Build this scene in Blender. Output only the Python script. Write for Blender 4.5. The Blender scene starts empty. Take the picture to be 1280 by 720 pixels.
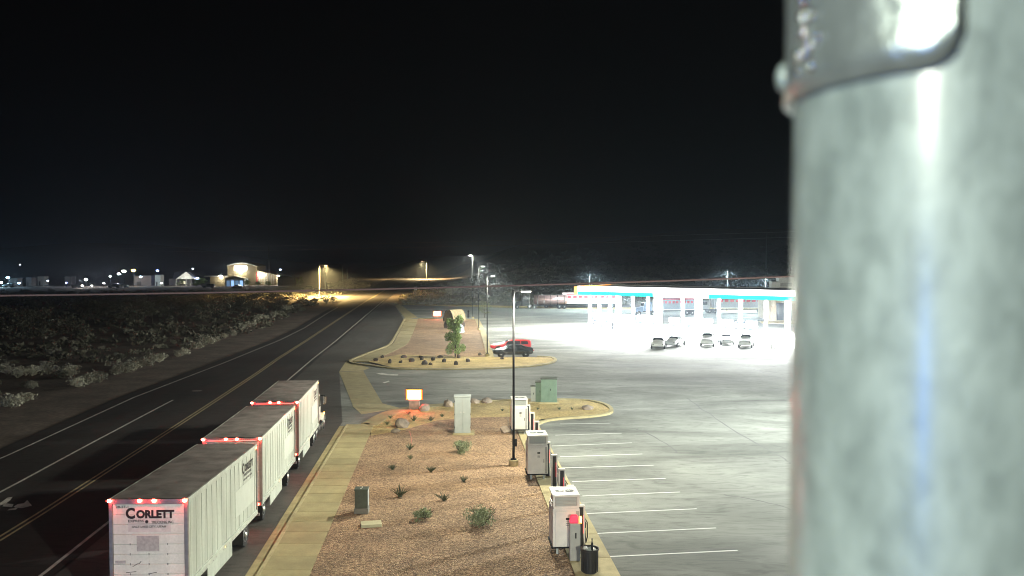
import bpy, bmesh, math, random
from mathutils import Vector, Matrix
R = math.radians
random.seed(17)
S = bpy.context.scene
COL = S.collection

# ------------------------------------------------------------------ camera, sky, exposure
FPX, HC = 1075.0, 12.1
PITCH = math.atan(35 / FPX)
cam_d = bpy.data.cameras.new('camera'); cam = bpy.data.objects.new('camera', cam_d); COL.objects.link(cam)
cam.location = (0, 0, HC); cam.rotation_euler = (R(90) - PITCH, 0, 0)
cam_d.sensor_width = 36; cam_d.lens = 36 * FPX / 1280
cam_d.clip_start = 0.05; cam_d.clip_end = 6000
cam_d.dof.use_dof = True; cam_d.dof.focus_distance = 60; cam_d.dof.aperture_fstop = 2.8
S.camera = cam
W = bpy.data.worlds.new('World'); S.world = W; W.use_nodes = True
wn = W.node_tree.nodes; sky = wn.new('ShaderNodeTexSky'); sky.sky_type = 'NISHITA'; sky.sun_disc = False
sky.sun_elevation = R(-4); sky.sun_rotation = R(200); sky.air_density = 1.2; sky.dust_density = 2.5
hs = wn.new('ShaderNodeHueSaturation'); hs.inputs['Saturation'].default_value = 0.35
W.node_tree.links.new(sky.outputs[0], hs.inputs['Color'])
W.node_tree.links.new(hs.outputs[0], wn['Background'].inputs['Color'])
wn['Background'].inputs['Strength'].default_value = 0.05
sun_d = bpy.data.lights.new('moon', 'SUN'); sun_d.energy = 0.012; sun_d.angle = R(0.5); sun_d.color = (1, .95, .88)
sun = bpy.data.objects.new('moon', sun_d); COL.objects.link(sun); sun.rotation_euler = (R(38), R(12), R(0))
S.view_settings.view_transform = 'Standard'; S.view_settings.look = 'None'
S.view_settings.exposure = 0.6; S.view_settings.gamma = 1
S.render.engine = 'CYCLES'
S.cycles.use_denoising = True
S.cycles.max_bounces = 4; S.cycles.diffuse_bounces = 2; S.cycles.glossy_bounces = 2; S.cycles.filter_width = 1.0
S.cycles.sample_clamp_indirect = 4
LOT_W = 7500.0     # watts of one parking lot lamp
CANOPY_W = 9500.0   # watts of one canopy downlight

# ------------------------------------------------------------------ helpers
def ray(px, py):
    dx = (px - 640) / FPX; dy = -(py - 360) / FPX
    c, s = math.cos(PITCH), math.sin(PITCH)
    return Vector((dx, c + dy * s, -s + dy * c))
def G(px, py, z=0.0):            # where the line of sight meets the level z
    d = ray(px, py); t = (z - HC) / d.z
    return Vector((d.x * t, d.y * t, z))
def at(px, py, Y):               # point at a known distance Y
    d = ray(px, py); t = Y / d.y
    return Vector((d.x * t, Y, HC + d.z * t))
def sm(a, b, x):
    t = min(1, max(0, (x - a) / (b - a))); return t * t * (3 - 2 * t)
def hill(x, y):
    z = 9.0 * sm(228, 345, y) * sm(-38, 20, x)
    z += 36 * sm(340, 950, y) * sm(-60, 220, x)
    z += sm(-150, -85, x) * (2 * sm(340, 440, y) * (1 - sm(-30, 30, x)) + (6.5 * sm(590, 720, y) + 8 * sm(720, 1000, y)) * (1 - sm(0, 120, x)))
    z += 44 * math.exp(-((x + 760) / 260) ** 2 - ((y - 1650) / 300) ** 2)
    z += 30 * math.exp(-((x + 1300) / 380) ** 2 - ((y - 1800) / 300) ** 2)
    if y > 240: z += .35 * math.sin(x * .11 + 1.3 * math.sin(y * .05)) * math.sin(y * .083) * sm(240, 300, y) * sm(-30, 20, x)
    return z
def nth(i): return f"{i}{'th' if 10 < i % 100 < 14 else {1: 'st', 2: 'nd', 3: 'rd'}.get(i % 10, 'th')}"

class MB:
    def __init__(s): s.v = []; s.f = []; s.m = []
    def add(s, vs, fs, mi=0):
        n = len(s.v); s.v += [tuple(v) for v in vs]; s.f += [tuple(i + n for i in f) for f in fs]; s.m += [mi] * len(fs); return s
    def box(s, c, d, rz=0, mi=0, top=(1, 1), rx=0):
        M = Matrix.Rotation(rz, 3, 'Z') @ Matrix.Rotation(rx, 3, 'X')
        x, y, z = d[0] / 2, d[1] / 2, d[2] / 2; vs = []
        for k in (-1, 1):
            tx, ty = (1, 1) if k < 0 else top
            for a, b in ((-1, -1), (1, -1), (1, 1), (-1, 1)):
                vs.append(Vector(c) + M @ Vector((a * x * tx, b * y * ty, k * z)))
        return s.add(vs, [(3, 2, 1, 0), (4, 5, 6, 7), (0, 1, 5, 4), (1, 2, 6, 5), (2, 3, 7, 6), (3, 0, 4, 7)], mi)
    def prism(s, poly, z0, z1, mi=0):
        a = sum(poly[i][0] * poly[(i + 1) % len(poly)][1] - poly[(i + 1) % len(poly)][0] * poly[i][1] for i in range(len(poly)))
        if a < 0: poly = list(reversed(poly))
        n = len(poly)
        vs = [(p[0], p[1], z0) for p in poly] + [(p[0], p[1], z1) for p in poly]
        fs = [tuple(range(n - 1, -1, -1)), tuple(range(n, 2 * n))] + [(i, (i + 1) % n, (i + 1) % n + n, i + n) for i in range(n)]
        return s.add(vs, fs, mi)
    def profile(s, poly, x0, x1, mi=0):     # (y,z) outline drawn out along x
        n = len(poly)
        vs = [(x0, p[0], p[1]) for p in poly] + [(x1, p[0], p[1]) for p in poly]
        return s.add(vs, [tuple(range(n - 1, -1, -1)), tuple(range(n, 2 * n))] + [(i, (i + 1) % n, (i + 1) % n + n, i + n) for i in range(n)], mi)
    def cyl(s, p0, p1, r0, r1=None, n=12, mi=0):
        r1 = r0 if r1 is None else r1; p0, p1 = Vector(p0), Vector(p1); d = (p1 - p0).normalized()
        a = d.orthogonal().normalized(); b = d.cross(a); vs = []
        for p, r in ((p0, r0), (p1, r1)):
            for i in range(n):
                t = 2 * math.pi * i / n; vs.append(p + a * (r * math.cos(t)) + b * (r * math.sin(t)))
        return s.add(vs, [tuple(range(n - 1, -1, -1)), tuple(range(n, 2 * n))] + [(i, (i + 1) % n, (i + 1) % n + n, i + n) for i in range(n)], mi)
    def tube(s, pts, r, n=6, mi=0):
        pts = [Vector(p) for p in pts]; vs = []; fs = []
        rs = r if isinstance(r, (list, tuple)) else [r] * len(pts)
        for i, p in enumerate(pts):
            d = (pts[min(i + 1, len(pts) - 1)] - pts[max(i - 1, 0)]).normalized()
            u = Vector((0, 0, 1)) if abs(d.z) < .9 else Vector((1, 0, 0))
            a = d.cross(u).normalized(); b = d.cross(a)
            for k in range(n):
                t = 2 * math.pi * k / n; vs.append(p + a * (rs[i] * math.cos(t)) + b * (rs[i] * math.sin(t)))
        for i in range(len(pts) - 1):
            for k in range(n): fs.append((i * n + k, i * n + (k + 1) % n, (i + 1) * n + (k + 1) % n, (i + 1) * n + k))
        fs += [tuple(range(n)), tuple(range((len(pts) - 1) * n, len(pts) * n))]
        return s.add(vs, fs, mi)
    def lathe(s, prof, n=16, c=(0, 0, 0), axis='Z', mi=0):
        vs = []; fs = []
        for r, z in prof:
            for k in range(n):
                t = 2 * math.pi * k / n; q = (r * math.cos(t), r * math.sin(t), z)
                if axis == 'X': q = (z, q[0], q[1])
                if axis == 'Y': q = (q[1], z, q[0])
                vs.append((c[0] + q[0], c[1] + q[1], c[2] + q[2]))
        for i in range(len(prof) - 1):
            for k in range(n): fs.append((i * n + k, i * n + (k + 1) % n, (i + 1) * n + (k + 1) % n, (i + 1) * n + k))
        fs += [tuple(range(n - 1, -1, -1)), tuple(range((len(prof) - 1) * n, len(prof) * n))]
        return s.add(vs, fs, mi)
    def ball(s, c, r, nu=10, nv=7, jit=0, rnd=None, mi=0):
        r = (r, r, r) if not isinstance(r, (tuple, list)) else r; vs = []; fs = []
        for j in range(nv + 1):
            ph = math.pi * j / nv
            for i in range(nu):
                t = 2 * math.pi * i / nu; k = 1 + ((rnd or random).uniform(-jit, jit) if jit else 0)
                vs.append((c[0] + r[0] * k * math.sin(ph) * math.cos(t), c[1] + r[1] * k * math.sin(ph) * math.sin(t), c[2] + r[2] * k * math.cos(ph)))
        for j in range(nv):
            for i in range(nu): fs.append((j * nu + i, (j + 1) * nu + i, (j + 1) * nu + (i + 1) % nu, j * nu + (i + 1) % nu))
        return s.add(vs, fs, mi)
    def build(s, name, mat, parent=None, loc=None, rz=0, smooth=False, bevel=0, fix=True):
        me = bpy.data.meshes.new(name); me.from_pydata(s.v, [], s.f)
        for m in (mat if isinstance(mat, (list, tuple)) else [mat]): me.materials.append(m)
        if any(s.m): me.polygons.foreach_set('material_index', s.m)
        if fix:
            bm = bmesh.new(); bm.from_mesh(me); bmesh.ops.recalc_face_normals(bm, faces=bm.faces); bm.to_mesh(me); bm.free()
        if smooth: me.polygons.foreach_set('use_smooth', [True] * len(me.polygons))
        me.update()
        return obj(name, me, parent, loc, rz, bevel)

def obj(name, me, parent=None, loc=None, rz=0, bevel=0):
    o = bpy.data.objects.new(name, me); COL.objects.link(o)
    if parent is not None: o.parent = parent
    if loc is not None: o.location = loc
    if rz: o.rotation_euler = (0, 0, rz)
    if bevel:
        b = o.modifiers.new('bevel', 'BEVEL'); b.width = bevel; b.segments = 2; b.limit_method = 'ANGLE'
    return o
def thing(name, label, cat, loc=(0, 0, 0), rz=0, group=None):
    o = bpy.data.objects.new(name, None); COL.objects.link(o); o.location = loc; o.rotation_euler = (0, 0, rz)
    return tag(o, label, cat, group)
def tag(o, label=None, cat=None, group=None, kind=None):
    if label: o['label'] = label
    if cat: o['category'] = cat
    if group: o['group'] = group
    if kind: o['kind'] = kind
    return o
def copy_tree(o, parent=None):
    kids = list(o.children); c = o.copy(); COL.objects.link(c)
    if parent is not None: c.parent = parent
    for k in kids: copy_tree(k, c)
    return c
def lamp(kind, name, parent, loc, power, color=(1, 1, 1), **kw):
    d = bpy.data.lights.new(name, kind); d.energy = power; d.color = color
    for k, v in kw.items(): setattr(d, k, v)
    o = bpy.data.objects.new(name, d); COL.objects.link(o); o.parent = parent; o.location = loc
    return o
def lot_photometry(light, curve=((0, .10), (.5, .10), (.56, .55), (.65, 1.55), (.77, 1.0), (1, .55))):
    # luminaire distribution: little light straight down, most thrown sideways, almost none above
    d = light.data; d.use_nodes = True; N = d.node_tree.nodes; L = d.node_tree.links
    e = N['Emission'] if 'Emission' in N else N.new('ShaderNodeEmission')
    tc = N.new('ShaderNodeTexCoord'); sp = N.new('ShaderNodeSeparateXYZ'); L.new(tc.outputs['Normal'], sp.inputs[0])
    mr = N.new('ShaderNodeMapRange'); mr.inputs['From Min'].default_value = PHOT; mr.inputs['From Max'].default_value = -PHOT; L.new(sp.outputs['Z'], mr.inputs[0])
    rp = N.new('ShaderNodeValToRGB'); el = rp.color_ramp.elements
    for i, (p, v) in enumerate(curve):
        k = el[i] if i < 2 else el.new(p); k.position = p; k.color = (v / 2, v / 2, v / 2, 1)
    L.new(mr.outputs[0], rp.inputs['Fac'])
    m2 = N.new('ShaderNodeMath'); m2.operation = 'MULTIPLY'; m2.inputs[1].default_value = 2; L.new(rp.outputs['Color'], m2.inputs[0])
    L.new(m2.outputs[0], e.inputs['Strength'])
PHOT = 1.0
def lettering(text, size, mat, parent, loc, rot, bold=0.0, sx=1.0, name='lettering', align='CENTER'):
    cu = bpy.data.curves.new(name, 'FONT'); cu.body = text; cu.size = size; cu.offset = bold
    cu.align_x = align; cu.align_y = 'CENTER'; cu.extrude = 0.002; cu.resolution_u = 3
    t = bpy.data.objects.new(name, cu); COL.objects.link(t)
    bpy.context.view_layer.update()
    me = bpy.data.meshes.new_from_object(t.evaluated_get(bpy.context.evaluated_depsgraph_get()))
    COL.objects.unlink(t); bpy.data.objects.remove(t)
    me.materials.clear(); me.materials.append(mat)
    o = obj(name, me, parent, loc); o.rotation_euler = rot; o.scale = (sx, 1, 1)
    return o

# ------------------------------------------------------------------ materials
def mat(name, col, rough=.6, metal=0., var=.18, scale=2.5, bump=0., bscale=40., emit=None, estr=0., rand=0., coat=0., stretch=(1, 1, 1), spec=.5, fine=0.):
    m = bpy.data.materials.new(name); m.use_nodes = True; nt = m.node_tree; N = nt.nodes; L = nt.links
    b = N['Principled BSDF']; b.inputs['Roughness'].default_value = rough; b.inputs['Metallic'].default_value = metal
    b.inputs['Specular IOR Level'].default_value = spec
    if coat: b.inputs['Coat Weight'].default_value = coat
    tc = N.new('ShaderNodeTexCoord'); mp = N.new('ShaderNodeMapping'); mp.inputs['Scale'].default_value = stretch
    L.new(tc.outputs['Object'], mp.inputs['Vector'])
    nz = N.new('ShaderNodeTexNoise'); nz.inputs['Scale'].default_value = scale; nz.inputs['Detail'].default_value = 6
    L.new(mp.outputs[0], nz.inputs['Vector'])
    rp = N.new('ShaderNodeValToRGB'); rp.color_ramp.elements[0].position = .3; rp.color_ramp.elements[1].position = .72
    c = Vector(col)
    rp.color_ramp.elements[0].color = (*(c * (1 - var)), 1); rp.color_ramp.elements[1].color = (*(c * (1 + var)), 1)
    L.new(nz.outputs['Fac'], rp.inputs['Fac']); out = rp.outputs['Color']
    if fine:
        n2 = N.new('ShaderNodeTexNoise'); n2.inputs['Scale'].default_value = bscale; n2.inputs['Detail'].default_value = 3
        L.new(tc.outputs['Object'], n2.inputs['Vector'])
        mr = N.new('ShaderNodeMapRange'); mr.inputs['From Min'].default_value = .3; mr.inputs['From Max'].default_value = .7
        mr.inputs['To Min'].default_value = 1 - fine; mr.inputs['To Max'].default_value = 1 + fine
        L.new(n2.outputs['Fac'], mr.inputs[0])
        mx = N.new('ShaderNodeMix'); mx.data_type = 'RGBA'; mx.blend_type = 'MULTIPLY'; mx.inputs['Factor'].default_value = 1
        L.new(out, mx.inputs['A']); L.new(mr.outputs[0], mx.inputs['B']); out = mx.outputs['Result']
    if rand:
        oi = N.new('ShaderNodeObjectInfo'); mr = N.new('ShaderNodeMapRange')
        mr.inputs['To Min'].default_value = 1 - rand; mr.inputs['To Max'].default_value = 1 + rand
        L.new(oi.outputs['Random'], mr.inputs[0])
        mx = N.new('ShaderNodeMix'); mx.data_type = 'RGBA'; mx.blend_type = 'MULTIPLY'; mx.inputs['Factor'].default_value = 1
        L.new(out, mx.inputs['A']); L.new(mr.outputs[0], mx.inputs['B']); out = mx.outputs['Result']
    L.new(out, b.inputs['Base Color'])
    if bump:
        n3 = N.new('ShaderNodeTexNoise'); n3.inputs['Scale'].default_value = bscale; n3.inputs['Detail'].default_value = 4
        L.new(tc.outputs['Object'], n3.inputs['Vector'])
        bp = N.new('ShaderNodeBump'); bp.inputs['Strength'].default_value = bump; bp.inputs['Distance'].default_value = .05
        L.new(n3.outputs['Fac'], bp.inputs['Height']); L.new(bp.outputs[0], b.inputs['Normal'])
    if emit:
        b.inputs['Emission Color'].default_value = (*emit, 1); b.inputs['Emission Strength'].default_value = estr
    return m

def asphalt(name, base, stain, streak=(.11, .3, 1), rough=.55):
    m = bpy.data.materials.new(name); m.use_nodes = True; nt = m.node_tree; N = nt.nodes; L = nt.links
    b = N['Principled BSDF']; b.inputs['Specular IOR Level'].default_value = .25; tc = N.new('ShaderNodeTexCoord')
    def noise(sc, det, st=(1, 1, 1), rough_=.55, dist=0):
        mp = N.new('ShaderNodeMapping'); mp.inputs['Scale'].default_value = st; mp.inputs['Rotation'].default_value = (0, 0, .07)
        L.new(tc.outputs['Object'], mp.inputs['Vector'])
        n = N.new('ShaderNodeTexNoise'); n.inputs['Scale'].default_value = sc; n.inputs['Detail'].default_value = det
        n.inputs['Roughness'].default_value = rough_; n.inputs['Distortion'].default_value = dist
        L.new(mp.outputs[0], n.inputs['Vector']); return n.outputs['Fac']
    def rng(src, a, bb, lo, hi):
        r = N.new('ShaderNodeMapRange'); L.new(src, r.inputs[0])
        for k, v in zip(('From Min', 'From Max', 'To Min', 'To Max'), (a, bb, lo, hi)): r.inputs[k].default_value = v
        return r.outputs[0]
    def mul(a, c):
        q = N.new('ShaderNodeMath'); q.operation = 'MULTIPLY'; L.new(a, q.inputs[0]); L.new(c, q.inputs[1]); return q.outputs[0]
    f = rng(noise(.55, 7, streak, .6, 1.2), .34, .66, 1 - stain, 1 + stain)
    f = mul(f, rng(noise(.09, 5), .3, .7, .82, 1.18))
    f = mul(f, rng(noise(1.5, 6, (.28, 1, 1), .62, 2.5), .34, .52, .70, 1.04))
    f = mul(f, rng(noise(26, 3), .3, .7, .8, 1.2))
    mx = N.new('ShaderNodeMix'); mx.data_type = 'RGBA'; mx.blend_type = 'MULTIPLY'; mx.inputs['Factor'].default_value = 1
    mx.inputs['A'].default_value = (*base, 1); L.new(f, mx.inputs['B']); L.new(mx.outputs['Result'], b.inputs['Base Color'])
    L.new(rng(noise(.4, 4, streak), .3, .7, rough - .1, rough + .15), b.inputs['Roughness'])
    bp = N.new('ShaderNodeBump'); bp.inputs['Strength'].default_value = .35; bp.inputs['Distance'].default_value = .02
    L.new(noise(30, 4), bp.inputs['Height']); L.new(bp.outputs[0], b.inputs['Normal'])
    return m

def gravel(name, c0, c1, c2, scale=19):
    m = bpy.data.materials.new(name); m.use_nodes = True; nt = m.node_tree; N = nt.nodes; L = nt.links
    b = N['Principled BSDF']; b.inputs['Roughness'].default_value = .9; tc = N.new('ShaderNodeTexCoord')
    v = N.new('ShaderNodeTexVoronoi'); v.inputs['Scale'].default_value = scale; L.new(tc.outputs['Object'], v.inputs['Vector'])
    rp = N.new('ShaderNodeValToRGB'); rp.color_ramp.interpolation = 'LINEAR'
    e = rp.color_ramp.elements; e[0].color = (*c0, 1); e[0].position = .15; e[1].color = (*c2, 1); e[1].position = .9
    k = e.new(.5); k.color = (*c1, 1)
    sep = N.new('ShaderNodeSeparateColor'); L.new(v.outputs['Color'], sep.inputs[0]); L.new(sep.outputs[0], rp.inputs['Fac'])
    n = N.new('ShaderNodeTexNoise'); n.inputs['Scale'].default_value = .5; n.inputs['Detail'].default_value = 6; L.new(tc.outputs['Object'], n.inputs['Vector'])
    r = N.new('ShaderNodeMapRange'); L.new(n.outputs['Fac'], r.inputs[0])
    for kk, vv in zip(('From Min', 'From Max', 'To Min', 'To Max'), (.3, .7, .75, 1.25)): r.inputs[kk].default_value = vv
    mx = N.new('ShaderNodeMix'); mx.data_type = 'RGBA'; mx.blend_type = 'MULTIPLY'; mx.inputs['Factor'].default_value = 1
    L.new(rp.outputs['Color'], mx.inputs['A']); L.new(r.outputs[0], mx.inputs['B']); L.new(mx.outputs['Result'], b.inputs['Base Color'])
    bp = N.new('ShaderNodeBump'); bp.inputs['Strength'].default_value = .9; bp.inputs['Distance'].default_value = .06
    L.new(v.outputs['Distance'], bp.inputs['Height']); bp.invert = True; L.new(bp.outputs[0], b.inputs['Normal'])
    return m

def glow(name, col, strength):
    m = bpy.data.materials.new(name); m.use_nodes = True; b = m.node_tree.nodes['Principled BSDF']
    b.inputs['Base Color'].default_value = (*[min(.8, c) for c in col], 1)
    b.inputs['Emission Color'].default_value = (*col, 1); b.inputs['Emission Strength'].default_value = strength
    b.inputs['Roughness'].default_value = .4
    return m

m_lot = asphalt('lot_asphalt', (.225, .23, .21), .36, rough=.8)
m_road = asphalt('road_asphalt', (.05, .046, .045), .14, (.3, .06, 1), .7)
m_lane = asphalt('lane_asphalt', (.10, .095, .088), .16, (.3, .08, 1), .65)
m_conc = mat('concrete', (.36, .30, .155), .85, var=.14, scale=1.3, bump=.15, bscale=25, rand=.09, fine=.1)
m_conc2 = mat('kerb_concrete', (.42, .35, .19), .85, var=.16, scale=1.7, bump=.15, bscale=25, rand=.1, fine=.1)
m_brown = gravel('brown_gravel', (.15, .09, .052), (.34, .205, .112), (.55, .37, .22))
m_tan = gravel('tan_gravel', (.38, .27, .11), (.52, .38, .155), (.62, .48, .22), 14)
m_dirt = mat('desert_dirt', (.16, .125, .10), .95, var=.35, scale=.35, bump=.5, bscale=3, fine=.25)
m_white = mat('white_paint', (.72, .72, .68), .45, var=.08, scale=1.2)
m_linew = mat('worn_white_line', (.62, .61, .57), .7, var=.3, scale=2.2, fine=.2)
m_stripe = mat('stall_stripe', (.72, .72, .70), .7, var=.12, scale=3, fine=.1)
m_yellow = mat('yellow_line', (.52, .44, .25), .7, var=.25, scale=2.2, fine=.2)
m_trail = mat('trailer_white', (.52, .56, .50), .4, var=.20, scale=2.2, stretch=(1, 1, .12), fine=.05, bscale=9)
m_door = mat('door_white', (.66, .64, .62), .5, var=.10, scale=2, fine=.06, bscale=14)
m_roof = mat('trailer_roof', (.23, .20, .19), .7, var=.34, scale=1.5, fine=.12, bscale=20)
m_steel = mat('steel_frame', (.30, .29, .28), .45, .6, var=.2, scale=4)
m_dark = mat('dark_metal', (.018, .018, .02), .85, 0, var=.2, spec=.15)
m_black = mat('black_plastic', (.015, .015, .016), .5, var=.2)
m_rubber = mat('rubber', (.018, .018, .018), .85, var=.2)
m_rim = mat('rim_metal', (.55, .55, .52), .35, .7, var=.1)
m_chrome = mat('chrome', (.7, .7, .7), .12, 1., var=.05)
m_glass = mat('dark_glass', (.02, .025, .03), .06, 0, var=.1, coat=.6)
m_green = mat('utility_green', (.13, .20, .15), .55, var=.12, scale=2)
m_boxg = mat('utility_box_dark', (.07, .085, .065), .6, var=.2, scale=5)
m_cab = mat('cabinet_grey', (.40, .44, .43), .5, .15, var=.08, scale=2)
m_charger = mat('charger_white', (.68, .66, .62), .45, var=.07, scale=3)
m_charger2 = mat('charger_grey_panel', (.36, .36, .34), .5, var=.1, scale=3)
m_ink = mat('black_ink', (.008, .008, .008), .6, var=.1)
m_ink2 = mat('faded_ink', (.10, .10, .10), .7, var=.3, scale=8)
m_patch = mat('grey_patch', (.40, .37, .38), .6, var=.2, scale=9)
m_red = mat('red_plastic', (.55, .03, .05), .4, var=.1)
m_redglow = glow('red_marker', (1, .035, .02), 260)
m_redstrip = glow('red_strip', (1, .06, .05), 5)
m_amber = glow('amber_marker', (1, .42, .06), 10)
m_postglow = glow('charger_red_glow', (1, .08, .09), 1.6)
m_lens = glow('lamp_lens', (.9, 1, .95), 30)
m_lensdim = glow('lamp_lens_dim', (.9, 1, .95), 1.2)
m_sodium = glow('sodium_lens', (1, .62, .22), 30)
m_signred = glow('sign_red_leds', (1, .30, .22), 7)
m_signrim = glow('sign_rim', (1, .20, .03), 1.6)
m_rock = mat('boulder_stone', (.30, .24, .19), .9, var=.35, scale=2.5, bump=.6, bscale=6, rand=.25)
m_leaf = mat('shrub_leaf', (.25, .29, .15), .7, var=.4, scale=3, rand=.2)
m_yucca = mat('yucca_leaf', (.10, .115, .06), .6, var=.3, scale=3, rand=.2)
m_sage = mat('sage_leaf', (.44, .42, .33), .85, var=.35, scale=1.5, rand=.35)
m_brush = mat('brush_leaf', (.15, .145, .10), .85, var=.4, scale=1.0, rand=.3)
m_bark = mat('bark', (.09, .065, .045), .9, var=.3, scale=6)
m_wood = mat('weathered_wood', (.13, .10, .075), .85, var=.3, scale=4)
m_galv = None
# ------------------------------------------------------------------ the setting
def axis(lo, hi, near_lo, near_hi, step, grow):
    a = []; x = near_lo
    while x <= near_hi: a.append(x); x += step
    s = step; x = a[-1]
    while x < hi: s *= grow; x += s; a.append(x)
    s = step; x = near_lo; b = []
    while x > lo: s *= grow; x -= s; b.append(x)
    return b[::-1] + a
xs = axis(-2600, 2600, -130, 170, 6, 1.16); ys = axis(-150, 4200, -60, 760, 7, 1.15)
g = MB(); nx = len(xs)
g.v = [(x, y, hill(x, y) - .06) for y in ys for x in xs]
g.f = [(j * nx + i, j * nx + i + 1, (j + 1) * nx + i + 1, (j + 1) * nx + i) for j in range(len(ys) - 1) for i in range(nx - 1)]
g.m = [0] * len(g.f)
tag(g.build('ground', m_dirt, smooth=True, fix=False), 'dark desert ground stretching out to the hills', kind='structure')

def interp(pts, y):
    if y <= pts[0][1]: a, b = pts[0], pts[1]
    elif y >= pts[-1][1]: a, b = pts[-2], pts[-1]
    else:
        for a, b in zip(pts, pts[1:]):
            if a[1] <= y <= b[1]: break
    t = (y - a[1]) / (b[1] - a[1]); return a[0] + (b[0] - a[0]) * t
YEL = [(-20.4, 10), (-22.45, 40), (-23.6, 52.9), (-25.2, 70.3), (-27.2, 91.3), (-28.7, 105), (-30.7, 126.9), (-35, 171), (-43.6, 260), (-46, 289), (-52, 360), (-56, 434), (-51, 520), (-44, 600), (-33, 700), (-22, 800), (-8, 900)]
FOG = [(-29.5, 10), (-31.2, 52.4), (-33.3, 75.4), (-33.9, 101), (-35.1, 130), (-37, 153), (-41.7, 192.7), (-45.5, 228), (-49.5, 262), (-52.5, 289), (-58, 360), (-62, 434), (-57, 520), (-50, 600), (-38.5, 700), (-27, 800), (-13, 900)]
RWL = [(-16.8, 10), (-18.1, 33.1), (-18.6, 38.8), (-20.2, 62), (-24.3, 104), (-26.4, 128.8), (-31.5, 183), (-38.2, 255), (-41.2, 289), (-47, 360), (-50, 434), (-45, 520), (-38, 600), (-28, 700), (-17, 800), (-3, 900)]
LANE = [(-25.0, 14), (-26.7, 44.9), (-27.7, 55.3), (-29, 70.3), (-29.45, 76)]
def strip(left, right, y0, y1, z, step=4, dz=None):
    b = MB(); y = y0; rows = []
    while y < y1 + .01:
        xl, xr = left(y), right(y)
        zz = lambda x: z + max(0, hill(x, y)) + (.1 if y > 300 else 0)
        n = len(b.v); b.v += [(xl, y, zz(xl)), ((xl + xr) / 2, y, zz((xl + xr) / 2)), (xr, y, zz(xr))]; rows.append(n); y += step
    for a, c in zip(rows, rows[1:]): b.f += [(a, a + 1, c + 1, c), (a + 1, a + 2, c + 2, c + 1)]
    b.m = [0] * len(b.f); return b
lx = lambda P, o=0: (lambda y: interp(P, y) + o)
road = tag(strip(lx(FOG, -1.4), lx(RWL, .55), 6, 880, .004).build('road', m_road, fix=False), 'dark two-lane highway running past the parking lot', kind='structure')
def line(P, w, y0, y1, off=0, m=m_linew, name='painted_line'):
    return strip(lx(P, off - w / 2), lx(P, off + w / 2), y0, y1, .010, 2.5).build(name, m, road, fix=False)
line(FOG, .16, 8, 222); line(LANE, .17, 14, 76); line(RWL, .16, 8, 262)
line(YEL, .13, 8, 340, -.15, m_yellow, 'yellow_line'); line(YEL, .13, 8, 340, .15, m_yellow, 'yellow_line')
for poly in ([(-4, 631), (4, 626), (9, 622), (16, 621), (13, 625), (8, 629), (0, 632)], [(5, 629), (17, 630), (15, 634), (3, 633)],
             [(17, 633.5), (22, 630), (30, 629), (34, 625), (40, 632), (36, 633), (28, 635), (19, 634.5)], [(9, 638), (12, 636), (22, 634.8), (20, 637)]):
    b = MB(); P = [G(*p, .012) for p in poly]; b.add(P, [tuple(range(len(P)))]); b.build('worn_arrow_marking', m_linew, road)
mh = G(246, 488.5, .012); b = MB(); b.lathe([(.45, 0), (.45, .006), (.40, .008), (0.02, .009)], 20, mh)
b.build('manhole_cover', mat('cover_iron', (.22, .19, .18), .6, .3, var=.3, scale=9), road)

# the lane beside the highway and the whole paved lot
north = [G(479, 376), G(500, 380.5), G(560, 383), G(640, 385), G(740, 386.5), G(900, 387.5)]
lotp = [(interp(RWL, y) + .5, y) for y in (5, 30, 60, 100, 140, 183, 220, 250)]
poly = lotp + [(p.x, p.y) for p in north[1:]] + [(150, 205), (150, 5)]
def sheet(poly, z):
    bm = bmesh.new(); vs = [bm.verts.new((p[0], p[1], z)) for p in poly]; f = bm.faces.new(vs)
    bmesh.ops.triangulate(bm, faces=[f]); bmesh.ops.recalc_face_normals(bm, faces=bm.faces)
    if sum(f.normal.z for f in bm.faces) < 0: bmesh.ops.reverse_faces(bm, faces=bm.faces)
    return bm
def sheet_obj(name, poly, z, m, parent=None):
    bm = sheet(poly, z); me = bpy.data.meshes.new(name); bm.to_mesh(me); bm.free(); me.materials.append(m); return obj(name, me, parent)
lot = tag(sheet_obj('parking_lot', poly, 0, m_lot), 'pale worn asphalt parking lot', kind='structure')
# lane between the highway edge line and the gutters
KX = lambda y: -10.1 - .0787 * (y - 36.9)          # kerb face along the near walk
lane = [(interp(RWL, y) + .52, y) for y in (5, 30, 60, 100, 140, 183, 220)]
lane_r = [(KX(5) - .45, 5), (KX(64) - .45, 64)] + [tuple(G(*p).xy) for p in ((424, 465), (433, 451.5), (491, 430), (505, 400), (494, 382.5))]
tag(sheet_obj('turning_lane', lane + [tuple(G(483, 379).xy)] + lane_r[::-1], .004, m_lane), 'grey turning lane beside the highway', kind='structure')
# side street
ss = [G(436, 371.5), G(445, 366.5), G(300, 365.5), G(180, 365.5), G(60, 365.5), G(60, 369), G(260, 369.5), G(400, 372)]
tag(sheet_obj('side_street', [p.xy for p in ss], .002, m_lane), 'dim side street running off to the town lights', kind='structure')

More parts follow.
